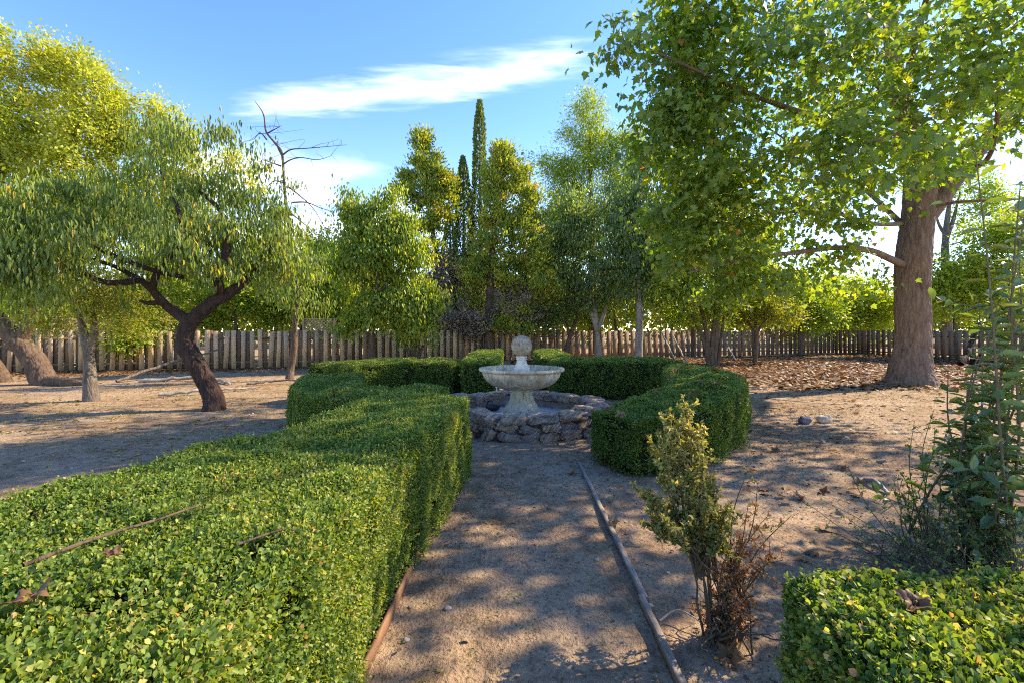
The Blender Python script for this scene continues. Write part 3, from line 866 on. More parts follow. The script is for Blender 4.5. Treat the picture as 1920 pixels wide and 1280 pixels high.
    if twigs:
        nt = int(A * twigs); q, nr, _ = sample(nt); b0, bn = place(q, nr, np.full(nt, .03)); tm = MB()
        for k in range(nt):
            dr = unit(bn[k] * .6 + rng.normal(size=3) * .7 + V(0, 0, .3)); Lt = rng.uniform(.03, .085)
            tube(tm, b0[k] + dr * np.linspace(0, Lt, 3)[:, None] + rng.normal(0, .002, (3, 3)), [.0022, .0017, .0011], 4, cap=False)
        tm.build('clipped_twigs', M['stem'], root)
    return root


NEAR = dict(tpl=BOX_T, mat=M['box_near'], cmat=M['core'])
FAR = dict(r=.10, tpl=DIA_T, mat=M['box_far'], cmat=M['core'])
hedge('long bright green box hedge in the left foreground, running beside the dirt path',
      [(-1.36, -.2, 1.50, .89), (-1.40, .9, 1.52, .89), (-1.39, 2.0, 1.46, .87), (-1.28, 2.9, 1.22, .81), (-1.08, 3.45, 1.02, .87), (-1.00, 4.3, .98, .87), (-.93, 5.2, .94, .84)],
      .0158, 43000, seed=31, twigs=150, shoots=520, bump=.036, r=.06, **NEAR)
hedge('small box hedge in the right foreground corner with a brown leaf on it',
      [(.80, 1.20, .62, .82), (1.15, 1.16, .66, .83), (1.8, 1.02, .72, .82), (2.6, .8, .74, .82)], .0195, 36000, seed=37, twigs=260, shoots=420, bump=.04, r=.08, **NEAR)
hedge('round clipped box hedge curving around the left side of the fountain',
      [(-.86, 6.0, 1.0, .83), (-1.75, 6.05, .98, .77), (-2.45, 6.55, 1.0, .75), (-2.95, 7.6, 1.0, .76), (-3.25, 8.8, 1.0, .78)], .026, 11000, seed=41, shoots=60, **FAR)
hedge('round topped box hedge right of the fountain, strewn with brown plane leaves',
      [(1.12, 5.42, .82, .60), (1.90, 5.80, .98, .68), (2.72, 6.7, 1.06, .80), (3.2, 8.0, 1.06, .84), (3.62, 9.5, 1.06, .85)], .026, 12000, seed=43, shoots=60, **FAR)
hedge('far left box hedge with a dark inner face behind the fountain pool',
      [(-1.35, 11.5, 1.2, .84), (-2.3, 11.6, 1.3, .85), (-3.4, 11.2, 1.4, .83), (-4.1, 10.2, 1.1, .80)], .034, 6500, seed=47, **FAR)
hedge('far right box hedge with a dark inner face behind the fountain bowl',
      [(.95, 11.35, 1.3, .86), (2.2, 11.4, 1.45, .87), (3.35, 11.35, 1.4, .86), (4.0, 11.3, 1.2, .80)], .034, 6500, seed=53, **FAR)
hedge('straight box hedge left of the back path, seen just left of the stone ball',
      [(-.72, 10.7, .80, .86), (-.76, 13.0, .85, .88), (-.78, 16.2, .85, .88)], .036, 5500, seed=59, **FAR)
hedge('straight box hedge right of the back path, seen just right of the stone ball',
      [(1.18, 12.6, .85, .86), (1.2, 14.0, .9, .88), (1.2, 16.4, .9, .88)], .036, 5500, seed=61, **FAR)

rng = np.random.default_rng(210)
# ================================================================== edging, shrubs, small things
def plank(name, label, pts, w, h, mat, seed, cat='edging board'):
    P = spline(np.array(pts, float), 60); mb = MB()
    T = unit(np.gradient(P, axis=0)); N_ = np.c_[T[:, 1], -T[:, 0], 0 * T[:, 0]]
    pr = [(-.5, -.5), (-.5, .93), (-.46, 1), (.46, 1), (.5, .93), (.5, -.5)]
    rows = []
    for a, b in pr:
        off = P + N_ * (a * w) + V(0, 0, 1) * (b * h)
        rows.append(off + .0035 * vnoise(off * V(14, 9, 14), seed)[:, None] * V(1, 0, 1))
    v = np.stack(rows, 1); k = len(pr); n = len(P)
    i = np.arange(n - 1)[:, None] * k; j = np.arange(k)[None]; j2 = (j + 1) % k
    mb.add(v.reshape(-1, 3), np.stack([i + j, i + j2, i + k + j2, i + k + j], -1).reshape(-1, 4))
    mb.add(v[0], [list(range(k))]); mb.add(v[-1], [list(range(k))[::-1]])
    mb.r = [np.full(len(q), .55) for q in mb.r]
    return tag(mb.build(name, mat, origin=P[30]), label, cat)


plank('edging_board', 'grey weathered timber edging strip along the path, the nearer of two', [(.735, 1.55, .0), (.742, 2.2, .0), (.745, 2.72, .006)], .034, .034, M['timber'], 3)
plank('edging_board', 'grey weathered timber edging strip along the path, running away towards the pool', [(.765, 2.70, .0), (.775, 4.0, -.004), (.79, 5.55, -.01)], .036, .032, M['timber'], 4)
plank('edging_board', 'reddish timber edging board at the foot of the long left hedge', [(-.695, 1.2, .0), (-.665, 2.2, .0), (-.655, 3.3, -.01)], .022, .055, M['timber_red'], 5)


def shrub_stem(base, tip, n=10, wob=.03, sag=0.0):
    base, tip = np.array(base, float), np.array(tip, float)
    t = np.linspace(0, 1, n)[:, None]
    p = base + (tip - base) * t
    c = rng.normal(0, wob, (4, 3)); c[0] = 0
    return p + spline(c, n) * t ** .5 + V(0, 0, 1) * sag * (t * (1 - t))


# sickly box shrub beside the path
root = thing('shrub', 'straggly sickly box shrub, olive above and dead brown below, beside the edging board', 'shrub', (1.02, 2.4, 0))
sm_, gl, dl = MB(), MB(), MB()
tips = []
for q in range(34):
    t = rng.random()
    zt = .52 + .66 * rng.random() ** 1.1
    wd_ = .24 * (1 - max(0, zt - .80) / .46) + .02
    cx = .87 + .02 * rng.normal() - .05 * (zt > 1)
    tips.append((cx + rng.uniform(-1, 1) * wd_, 2.36 + rng.normal(0, .10) * (wd_ / .2), zt))
tips += [(.855, 2.37, 1.23), (.87, 2.36, 1.17), (.82, 2.33, 1.10), (.93, 2.36, 1.08), (.60, 2.34, .80), (.66, 2.3, .78)]
for tp in tips:
    b = (1.00 + rng.normal(0, .035), 2.38 + rng.normal(0, .035), -.02)
    k_ = rng.integers(0, 4); b = (1.0 + (-.03, .02, .05, .0)[k_], 2.38 + (.0, .03, -.02, -.04)[k_], -.02)
    md = V(.955 + (-.03, .03, .07, .0)[k_], 2.37, .30 + .10 * rng.random()); cd = (np.array(tp) * .55 + md * .45); cd[2] = (md[2] + tp[2]) / 2 + .03
    st = spline([b, md, cd, tp] if len(gl.v) < 60 else [md, cd, tp], 16) + rng.normal(0, .004, (16, 3))
    tube(sm_, st, np.linspace(.0070, .0016, 16), 5)
    m_ = 95
    tt = rng.uniform(.50, 1.0, m_); ii = (tt * 15).astype(int).clip(0, 14)
    p0 = st[ii] + (st[ii + 1] - st[ii]) * rng.random(m_)[:, None]
    # short side sprigs
    for s_ in range(9):
        ta = rng.uniform(.48, .97); ia = int(ta * 15); pb = st[ia]
        dr = unit(rng.normal(size=3) * V(1, 1, .5) + V(0, 0, .55)); ls = rng.uniform(.05, .13) * (1.25 - .6 * ta)
        sp = pb + dr * np.linspace(0, ls, 5)[:, None]
        tube(sm_, sp, np.linspace(.002, .001, 5), 3, cap=False)
        kk = 17; pp = pb + dr * rng.uniform(.15, 1, (kk, 1)) * ls
        leaves(gl, OVAL_T, pp, dr * .6 + rvec(kk) * .9, dr + rvec(kk) * .6, rng.uniform(.018, .032, kk), np.clip(rng.random(kk) * .55 + .5 * (tp[2] - .45) * rng.random(kk) * 1.3, 0, 1))
    leaves(gl, OVAL_T, p0, unit(st[-1] - st[0]) * .6 + rvec(m_) * .9, rvec(m_) + V(0, 0, .6), rng.uniform(.018, .030, m_), np.clip(rng.random(m_) * .9, 0, 1))
for q in range(34):
    far = q > 25
    zt = rng.uniform(.15, .55) if not far else rng.uniform(.5, .86)
    tp = (1.14 + rng.normal(0, .10), 2.36 + rng.normal(0, .09), zt) if not far else (rng.uniform(1.1, 1.42), 2.4 + rng.normal(0, .06), zt - .12 * rng.random())
    st = shrub_stem((1.03 + rng.normal(0, .05), 2.38 + rng.normal(0, .05), -.02), tp, 12, .03)
    tube(sm_, st, np.linspace(.006, .0015, 12), 5)
    for s_ in range(8):
        ia = rng.integers(3, 12); dr = unit(rng.normal(size=3) * V(1, 1, .5) + V(0, 0, .3)); ls = rng.uniform(.04, .11)
        tube(sm_, st[ia] + dr * np.linspace(0, ls, 4)[:, None], np.linspace(.0018, .001, 4), 3, cap=False)
        kk = 11; pp = st[ia] + dr * rng.uniform(.2, 1, (kk, 1)) * ls
        leaves(dl, OVAL_T, pp, dr * .5 + rvec(kk), rvec(kk), rng.uniform(.014, .026, kk), np.clip(rng.random(kk) + (.25 if far else 0), 0, 1))
# tangle of bent dead stems at the base
for q in range(16):
    a = rng.uniform(0, 2 * math.pi); Ls = rng.uniform(.12, .32)
    st = shrub_stem((1.05 + .03 * rng.normal(), 2.34 + .03 * rng.normal(), .05), (1.05 + math.cos(a) * Ls, 2.30 + math.sin(a) * Ls * .8, rng.uniform(.01, .2)), 10, .03, .1)
    tube(sm_, st, np.linspace(.006, .002, 10), 5)
sm_.build('stems', M['stem'], root, smooth=True); gl.build('olive_foliage', M['sick'], root); dl.build('dead_foliage', M['dead'], root)

class Tree:
    def __init__(s, name, label, cat, base, bark, leafm, group=None, twig=None):
        s.root = thing(name, label, cat, (base[0], base[1], 0), group)
        s.tr, s.br, s.cr = MB(), MB(), MB()
        s.P, s.R = [], []; s.bark, s.leafm, s.twig = bark, leafm, twig or bark
        s.tips = []

    def limb(s, pts, rad, k=12, rough=.10, seed=0, n=None, trunk=True, freq=3.0, skel=True, relief=0.0):
        """pts given; radii interpolated; becomes skeleton for branches"""
        A = np.c_[np.array(pts, float), np.array(rad, float)]
        n = n or max(8, 6 * len(pts)); A = spline(A, n)
        tube(s.tr if trunk else s.br, A[:, :3], np.maximum(A[:, 3], .003), k, rough, seed, freq=freq, relief=relief)
        if skel: s.P += list(A[n // 5:, :3]); s.R += list(A[n // 5:, 3])
        return A

    def targets(s, ells, gap=.0, gf=.7, shell=.35):
        out = []
        for c, r, n in ells:
            q = rvec(n * 3) * (rng.random((n * 3, 1)) ** shell); p = np.array(c) + q * np.array(r)
            if gap is not None:
                p = p[vnoise(p * gf, 77) > gap - .35 * rng.random(len(p))]
            out.append(p[:n])
        p = np.concatenate(out); return p[p[:, 2] > .25]

    def grow(s, T, rmax=.03, rtip=.004, up=.25, wig=.12, seg=6, k=5, taper=.009, back=.0):
        P = np.array(s.P); R = np.array(s.R)
        d0 = np.array([np.min(np.linalg.norm(P - t, axis=1)) for t in T]); T = T[np.argsort(d0)]
        buf = np.zeros((len(P) + len(T) * seg, 3)); rb = np.zeros(len(buf)); N_ = len(P)
        buf[:N_] = P; rb[:N_] = R
        for t in T:
            d = np.linalg.norm(buf[:N_] - t, axis=1) * (1 + .5 * np.clip(buf[:N_, 2] - t[2] + .2, 0, 3) * back)
            i = int(np.argmin(d)); a = buf[i]; L = np.linalg.norm(t - a)
            if L < .05: s.tips.append((a, t, unit(t - a + V(0, 0, .01)))); continue
            mid = (a + t) / 2 + V(0, 0, 1) * up * L * .5 + rng.normal(0, wig * L, 3)
            tt = np.linspace(0, 1, seg + 1)[:, None]
            q = a * (1 - tt) ** 2 + 2 * mid * tt * (1 - tt) + t * tt ** 2
            q[1:-1] += rng.normal(0, wig * .25 * L / seg ** .5, (seg - 1, 3))
            r0 = min(rb[i] * .75, rmax, rtip + taper * L)
            tube(s.br, q, np.linspace(r0, min(r0, rtip), seg + 1), k if r0 > .012 else 4 if r0 > .006 else 3, cap=False)
            buf[N_:N_ + seg] = q[1:]; rb[N_:N_ + seg] = np.linspace(r0, min(r0, rtip), seg + 1)[1:]; N_ += seg
            s.tips.append((q[seg // 2], t, unit(q[-1] - q[-2])))

    def leaf(s, tpl, per, size, sigma, style='rand', mb=None, clump=.25, along=.55, tips=None, flat=.8):
        mb = mb or s.cr
        tips = tips or s.tips; n = len(tips)
        A = np.array([q[0] for q in tips]); B = np.array([q[1] for q in tips]); D = np.array([q[2] for q in tips])
        cnt = np.maximum(1, (per * rng.uniform(.15, 1.85, n)).astype(int)); idx = np.repeat(np.arange(n), cnt); m_ = len(idx)
        al = rng.random((m_, 1)) < along; tt = rng.random((m_, 1))
        p = np.where(al, A[idx] + (B[idx] - A[idx]) * tt, B[idx]) + rng.normal(0, 1, (m_, 3)) * np.where(al, sigma * .5, sigma) * V(1, 1, flat)
        out = unit(p - A[idx] + D[idx] * .2); rv = rvec(m_)
        if style == 'hang': d = V(0, 0, -1) + rv * .45 + out * .25; nr = rv + out * .6
        elif style == 'plane': d = V(0, 0, -.55) + out * .5 + rv * .55; nr = V(0, 0, .75) + out * .4 + rvec(m_) * .75
        elif style == 'spray': d = out * .7 + D[idx] * .5 + rv * .6; nr = V(0, 0, .8) + rvec(m_) * .7
        elif style == 'up': d = V(0, 0, .8) + out * .7 + rv * .45; nr = rvec(m_)
        else: d = rv + V(0, 0, -.2); nr = rvec(m_) + V(0, 0, .6)
        cl = rng.random(n)[idx]
        rr = np.clip((1 - clump) * rng.random(m_) + clump * cl, 0, 1)
        leaves(mb, tpl, p, d, nr, size * rng.uniform(.6, 1.25, m_), rr)

    def done(s, crown='crown'):
        if s.br.n: s.tr.join.append((s.br, s.twig))
        s.tr.build('trunk', s.bark, s.root, smooth=True)
        if s.cr.n: s.cr.build(crown, s.leafm, s.root)
        return s.root




rng = np.random.default_rng(212)
# glossy privet at the right edge
root = thing('shrub', 'tall glossy large leaved shrub with upright shoots at the right edge of the photo', 'shrub', (3.15, 3.2, 0))
sm_, lf = MB(), MB()
shoots = [(1893, 255, 2.6), (1835, 560, 3.3), (1905, 420, 3.1), (1870, 590, 3.0), (1790, 700, 3.3), (1925, 600, 2.9), (1885, 700, 2.8), (1915, 340, 2.7), (1850, 780, 2.9),
          (1880, 480, 3.5), (1950, 300, 2.9), (1940, 500, 3.3), (1775, 860, 3.2), (1815, 640, 3.5), (1900, 820, 2.8), (1865, 880, 2.7), (1800, 740, 3.2), (1765, 780, 3.4), (1840, 830, 2.9)]
for sx, sy, sY in shoots:
    tp = W(sx, sy, sY); b = V(3.12 + rng.normal(0, .14), 3.12 + rng.normal(0, .16), -.03)
    st = shrub_stem(b, tp, 30, .05); Ls = np.linalg.norm(tp - b)
    tube(sm_, st, np.linspace(.011, .003, 30), 6)
    npair = int(Ls * .78 / .074); fi = rng.uniform(0, 3)
    for k in range(npair):
        tt = 1 - .78 * k / npair; i0 = min(int(tt * 29), 28); c = st[i0] + (st[i0 + 1] - st[i0]) * (tt * 29 - i0)
        ax = unit(st[i0 + 1] - st[i0]); fi += 1.57 + rng.normal(0, .25)
        if rng.random() < .06: continue
        for sg in (0, math.pi):
            o_ = unit(np.cross(ax, V(math.cos(fi + sg), math.sin(fi + sg), .1)))
            sz = rng.uniform(.09, .145) * (.55 if k < 2 else 1) * (1.12 - .2 * tt)
            leaves(lf, OVAL_T, c[None] + o_ * .006, (o_ + ax * (.5 if k < 3 else rng.uniform(-.15, .35)))[None], (ax + rng.normal(0, .25, 3))[None], [sz], np.array([rng.random()]))
    for k in range(2):
        i0 = rng.integers(6, 22); dr = unit(rng.normal(size=3) * V(1, 1, .4) + V(0, 0, .5)); l2 = rng.uniform(.12, .30)
        s2 = st[i0] + dr * np.linspace(0, l2, 8)[:, None]; tube(sm_, s2, np.linspace(.004, .0015, 8), 5)
        for t2 in np.linspace(.3, 1, 5):
            for sg in (-1, 1):
                o_ = unit(np.cross(dr, rng.normal(size=3)))
                leaves(lf, OVAL_T, (st[i0] + dr * l2 * t2)[None], (o_ + dr * .5)[None], (V(0, 0, 1) + rng.normal(0, .4, 3))[None], [rng.uniform(.06, .11)], np.array([rng.random()]))
sm_.build('stems', M['stem'], root, smooth=True); lf.build('foliage', M['privet'], root)

# low twiggy thicket under it, reaching left
root = thing('shrub', 'low thicket of brown twigs with few small leaves under the glossy shrub', 'shrub', (2.9, 3.1, 0))
sm_, lf = MB(), MB()
for q in range(130):
    b = V(2.95 + np.clip(rng.normal(0, .25), -.4, .4), 3.0 + np.clip(rng.normal(0, .22), -.4, .4), -.02)
    zt = abs(rng.normal(0, .22)) + .12; tp = b + V(rng.normal(-.12, .26), rng.normal(-.05, .22), zt)
    st = shrub_stem(b, tp, 9, .03); tube(sm_, st, np.linspace(.005, .0014, 9), 4, cap=False)
    for s_ in range(4):
        ia = rng.integers(3, 9); dr = unit(rng.normal(size=3) + V(0, 0, .3)); ls = rng.uniform(.05, .16)
        tube(sm_, st[ia] + dr * np.linspace(0, ls, 4)[:, None], np.linspace(.002, .001, 4), 3, cap=False)
        kk = 5; leaves(lf, OVAL_T, st[ia] + dr * rng.uniform(.2, 1, (kk, 1)) * ls, dr * .4 + rvec(kk), rvec(kk), rng.uniform(.015, .035, kk), np.clip(rng.random(kk) * 1.0, 0, 1))
for sx, sy, sY in ((1705, 790, 3.6), (1745, 770, 3.6), (1735, 830, 3.4), (1760, 800, 3.7), (1690, 880, 3.4), (1778, 812, 3.5), (1700, 930, 3.2)):
    tp = W(sx, sy, sY); b = V(2.95 + rng.normal(0, .1), 3.25 + rng.normal(0, .1), -.02); st = shrub_stem(b, tp, 16, .03)
    tube(sm_, st, np.linspace(.006, .0016, 16), 5)
    kk = 40; tt = rng.uniform(.35, 1, kk); ii = (tt * 15).astype(int).clip(0, 14)
    leaves(lf, OVAL_T, st[ii], unit(tp - b) * .5 + rvec(kk) * .8, rvec(kk) + V(0, 0, .4), rng.uniform(.02, .045, kk), rng.random(kk))
sm_.build('twigs', M['stem'], root); lf.build('foliage', M['deep'], root)


t = Tree('shrub', 'unseen tall glossy shrub added beyond the right edge to shade the path and hedges', 'shrub', (5.3, 4.1, 0), M['stem'], M['privet'])  # added out of view, blocks sun from the path and hedge sides
for q in range(10):
    bx = 4.3 + 1.2 * q / 9; by = 2.2 + 2.3 * q / 9
    t.limb([(4.8 + (bx - 4.8) * .6, 3.3 + (by - 3.3) * .6, -.05), (bx + rng.normal(0, .15), by + rng.normal(0, .2), 1.6), (bx + rng.normal(0, .3), by + rng.normal(0, .3), 3.4)], [.03, .022, .008], 6, .05, q, 14)
t.grow(t.targets([((4.4, 2.4, 2.3), (.5, .5, 1.2), 40), ((4.9, 3.2, 2.5), (.5, .5, 1.4), 44), ((5.4, 4.3, 2.1), (.5, .45, 1.1), 36)], gap=None), .02, .003, .3, .1, 5, 4, .006)
t.leaf(OVAL_T, 30, .12, .16, 'spray'); t.done('foliage')


def one_leaf(label, p, size, ang, group=None, tilt=.3, mat='litter', rnd=None, tpl=None, name='fallen_leaf', lift=0):
    mb = MB(); na, nr = 45, 5; th = np.linspace(-math.pi, math.pi, na, endpoint=False)
    edge = (.52 + .48 * (1 - np.abs(np.sin(2.5 * th)) ** .8) * (1 - .35 * np.abs(th) / math.pi)) * (1 + .06 * np.cos(25 * th + rng.uniform(0, 6)))
    rr = np.linspace(0, 1, nr + 1)[1:, None] * edge[None]; sd_ = int(rng.integers(1, 900))
    q = np.stack([rr * np.sin(th) * .55, rr * np.cos(th) * .55, 0 * rr], -1).reshape(-1, 3)
    ax_ = rng.uniform(-.6, .6); sx_ = q[:, 0] * math.cos(ax_) + q[:, 1] * math.sin(ax_)
    q[:, 2] = rng.uniform(.5, 1.1) * sx_ ** 2 + .10 * vnoise(q * 5.5, sd_) + .05 * vnoise(q * 13, sd_ + 1)
    q = np.concatenate([q, [[0, 0, 0]]])
    n_ = unit(V(rng.normal(0, tilt), rng.normal(0, tilt), 1)); d_ = unit(np.cross(np.cross(n_, V(math.cos(ang), math.sin(ang), 0)), n_)); s_ = np.cross(d_, n_)
    wv_ = np.array(p) + 1.25 * size * (q[:, :1] * s_ + q[:, 1:2] * d_ + q[:, 2:] * n_)
    i = np.arange(nr - 1)[:, None] * na; j = np.arange(na)[None]; j2 = (j + 1) % na; rv_ = rnd if rnd is not None else rng.uniform(.25, .7)
    mb.add(wv_, np.stack([i + j, i + j2, i + na + j2, i + na + j], -1).reshape(-1, 4), rv_)
    mb.fi.append((np.array([[nr * na, k, (k + 1) % na] for k in range(na)])).ravel()); mb.fn.append(np.full(na, 3, np.int64)); mb.r.append(np.full(na, rv_))
    # stalk
    tube(mb, [p, np.array(p) - V(math.cos(ang), math.sin(ang), -.1) * size * .45], [.0016, .0012], 4, rnd=.5)
    return tag(mb.build(name, M[mat], origin=p), label, 'leaf', group)


one_leaf('large curled brown leaf on top of the long left hedge near the left edge', (-1.13, 1.10, .93), .085, 2.6, tilt=.3, rnd=.38)
one_leaf('dark shrivelled leaf beside the long stick on the left hedge', (-1.12, 1.32, .93), .05, .3, tilt=.4, rnd=.12)
one_leaf('large brown leaf lying on the small hedge in the right corner', (1.06, 1.24, .842), .075, 3.7, tilt=.3, rnd=.33)
one_leaf('large orange brown plane leaf on the soil at the foot of the sickly shrub', (1.02, 2.22, .03), .13, 5.6, rnd=.62)
one_leaf('red brown leaf on the soil between the sickly shrub and the right corner hedge', (1.56, 3.0, .03), .10, 1.0, rnd=.55)
one_leaf('brown leaf on the path just left of the edging strip, near the right hedge', (.66, 5.15, .02), .13, 4.0, rnd=.8)
one_leaf('tan leaf leaning on the middle of the far edging strip', (.80, 3.72, .05), .10, .9, tilt=.5, rnd=.85)
for xx, yy in ((1500, 935), (1465, 932), (1580, 880), (1612, 908), (1440, 815), (1455, 845), (1545, 925)):
    Yd = H * F / (yy - HZ)
    one_leaf('curled brown plane leaf lying on the bare soil right of the round hedge', ((xx - 960) * Yd / F, Yd, .02), rng.uniform(.09, .14), rng.uniform(0, 6), 'brown leaves on the bare soil')
for xx, yy, hh_ in ((1290, 690, .87), (1265, 695, .87), (1340, 694, .87), (1310, 718, .86), (1255, 708, .85), (1345, 720, .86), (1385, 705, .87), (1230, 735, .80), (1165, 778, .66), (1300, 740, .84), (1140, 772, .64)):
    Yd = (H - hh_ - .02) * F / (yy - HZ)
    one_leaf('dry red brown plane leaf lying on top of the round hedge right of the fountain', ((xx - 960) * Yd / F, Yd, hh_ + .03), rng.uniform(.10, .15), rng.uniform(0, 6), 'brown leaves on the round right hedge')


def stick(label, pts, r0, r1, mat, seed, name='stick', k=8, rough=.12):
    mb = MB(); P = spline(np.array(pts, float), 22); P = P + (r0 * .7) * np.c_[vnoise(P * 11, seed), vnoise(P * 11, seed + 1), vnoise(P * 11, seed + 2)]
    tube(mb, P, np.linspace(r0, r1, 22), k, rough, seed, freq=20)
    return tag(mb.build(name, mat, origin=P[10], smooth=True), label, name)


stick('long thin brown stick lying across the top of the left foreground hedge', [(-1.28, 1.24, .935), (-1.22, 1.42, .94), (-1.10, 1.66, .935)], .0062, .0035, M['bark_brown'], 2)
stick('short brown stick poking out near the right edge of the left hedge top', [(-.80, 1.38, .93), (-.70, 1.46, .94)], .004, .003, M['bark_brown'], 3)
stick('pale bent root lying on the bare soil in front of the glossy shrub', [W(1622, 905, 4.82) * V(1, 1, 0) + V(0, 0, .03), W(1642, 914, 4.7) * V(1, 1, 0) + V(0, 0, .05), W(1665, 925, 4.5) * V(1, 1, 0) + V(0, 0, .015)], .022, .017, M['bark_pale'], 4, 'root')
stick('small pale stub of root on the bare soil beyond the bent root', [(4.33, 5.6, .0), (4.35, 5.5, .05)], .022, .014, M['bark_pale'], 5, 'root')
stick('pale dead branch lying on the ground behind the dark twisted tree', [(-8.4, 11.2, .05), (-7.5, 11.9, .09), (-6.9, 12.7, .04)], .05, .025, M['bark_pale'], 6, 'branch')
stick('long grey dead branch lying on the ground left of the bare topped trunk', [(-7.6, 13.5, .05), (-6.9, 14.0, .10), (-5.4, 14.3, .04)], .04, .02, M['bark_grey'], 7, 'branch')
stick('long pale fallen trunk lying in the litter behind the slender left trunk', [(-11.3, 14.3, .05), (-9.7, 14.8, .10), (-8.2, 13.7, .06)], .065, .035, M['bark_pale'], 8, 'branch')
stick('thin dead branch propped between the leaning trunk and the fence', [(-11.9, 14.2, .05), (-11.3, 15.5, .5), (-10.6, 17.0, .9)], .05, .03, M['bark_grey'], 9, 'branch')
stick('thin tan stick lying at the foot of the sickly shrub', [(.78, 2.5, .02), (.90, 2.55, .05), (1.0, 2.45, .03)], .006, .003, M['bark_pale'], 12)
for lab, a, b in (('long pale pole leaning on the fence, leftmost of the three right of the slender trunk', W(1272, 682, 20.5), W(1240, 622, 26.6)),
                  ('thick pale pole leaning on the fence beside the many stemmed dark tree', W(1290, 678, 21.5), W(1262, 630, 27.0)),
                  ('short pale pole leaning on the fence behind the many stemmed dark tree', W(1380, 676, 24.5), W(1360, 640, 28.6))):
    a[2] = .0; stick(lab, [a, (a + b) / 2, b], .045, .04, M['bark_pale'], 13, 'pole')

for lab, c, s, col in (('rough dark grey stone on the bare soil beside a pale stone', (5.0, 8.05, .05), (.095, .07, .06), 'stone_grey'),
                       ('rough cream coloured stone on the bare soil beside a dark stone', (5.36, 8.12, .05), (.10, .07, .06), 'stone_cream')):
    if col not in M: M[col] = simple(col, (.16, .14, .145) if 'grey' in col else (.46, .39, .29), .9, .15, .4, 9, .7)
    mb = MB(); rock(mb, V(*c), V(s[0], 0, 0), V(0, s[1], 0), V(0, 0, s[2]), len(col), .8, .3, .12); tag(mb.build('stone', M[col], origin=c, smooth=True), lab, 'stone')
M['pebble'] = simple('pebble', (.38, .33, .28), .8, .2, .25, 20, .3)
for lab, xx, yy, sz in (('small pale round pebble on the sunny part of the path', 1118, 1048, .018), ('grey pebble lying against the near edging strip', 1217, 1135, .022), ('flat tan pebble in the sunny patch of the path', 840, 1137, .02),
                        ('dark grey pebble near the foot of the left hedge', 762, 1198, .018), ('little white pebble under the sickly shrub', 1305, 1118, .02)):
    Yd = H * F / (yy - HZ); p = V((xx - 960) * Yd / F, Yd, 0); p[2] = gz(p[0], p[1]) + sz * .3
    mb = MB(); rock(mb, p, V(sz, 0, 0), V(0, sz * .8, 0), V(0, 0, sz * .6), int(xx), .9, .18, .0, fine=False); tag(mb.build('pebble', M['pebble'], origin=p, smooth=True), lab, 'pebble')

# ================================================================== trees
def EL(x, y, rx, ry, Y, rd, n):
    """crown lobe: seen as an ellipse about (x, y), really at distance Y and rd metres deep"""
    return (W(x, y, Y), (rx * Y / F, rd, ry * Y / F), n)


def floor_at(x, y):
    Yd = H * F / (y - HZ); return V((x - 960) * Yd / F, Yd, 0)


rng = np.random.default_rng(101)
# ---- the big plane tree
t = Tree('plane_tree', 'huge plane tree with a thick brown trunk and lobed leaves overhanging the right side', 'tree', (11.6, 13.8), M['bark_plane'], M['plane'])
TB = V(11.6, 13.75, 0)
Yt = 13.75
t.limb([TB + V(0, 0, -.25), TB + V(0, 0, .12), TB + V(0, 0, .45), W(1713, 640, Yt), W(1711, 560, Yt), W(1713, 480, Yt), W(1721, 400, Yt), W(1724, 330, Yt), W(1716, 262, Yt + .3), W(1690, 190, Yt + .4), W(1676, 120, Yt + .6), W(1668, 30, Yt + .8), W(1650, -120, Yt + 1)],
       [.86, .66, .52, .43, .42, .425, .40, .385, .29, .25, .22, .19, .12], 110, .07, 3, 300, freq=2.2, relief=.022)
t.limb([W(1728, 420, Yt + .1), W(1762, 370, Yt + .2), W(1800, 320, Yt + .3), W(1860, 255, Yt + .5), W(1935, 190, Yt + .8), W(2060, 60, Yt + 1)], [.28, .28, .25, .22, .19, .11], 20, .06, 4, 30)
for k, (pts, r0) in enumerate((
        ([W(1700, 500, Yt), W(1672, 487, Yt - .3), W(1630, 470, 13.2), W(1570, 465, 12.6), W(1500, 473, 12.1), W(1440, 480, 11.7), W(1380, 489, 11.3), W(1290, 512, 10.9)], .15),
        ([W(1735, 390, Yt), W(1790, 380, Yt - .5), W(1860, 376, 12.7), W(1950, 372, 12.2)], .10),
        ([W(1705, 440, Yt), W(1670, 400, 14.2), W(1600, 340, 15), W(1500, 280, 15.6), W(1380, 200, 16)], .17),
        ([W(1718, 300, Yt), W(1660, 270, 12.4), W(1560, 230, 10.8), W(1440, 190, 9.8), W(1300, 130, 9.2), W(1190, 80, 9)], .17),
        ([W(1700, 240, 14), W(1620, 130, 12.6), W(1500, 60, 11.4), W(1350, -10, 10.6)], .16),
        ([W(1690, 190, 14), W(1720, 60, 12), W(1760, -80, 10), W(1780, -160, 8.5)], .17),
        ([W(1720, 330, Yt), W(1745, 280, 12), W(1740, 250, 10.2), W(1690, 250, 8.6), W(1620, 270, 7.8)], .13),
        ([W(1800, 320, Yt), W(1850, 300, 12), W(1870, 220, 10), W(1850, 120, 8.2)], .14),
        ([W(1716, 262, 14), W(1600, 220, 15.5), W(1480, 100, 17), W(1400, -60, 18)], .16),
        ([W(1690, 420, Yt), W(1640, 420, 12.9), W(1560, 400, 12.2), W(1450, 400, 11.4), W(1360, 420, 10.9)], .11))):
    t.limb(pts, np.linspace(r0 * (.75 if k == 0 else .58), .016, len(pts)), 10, .06, 20 + k, 30, trunk=False)
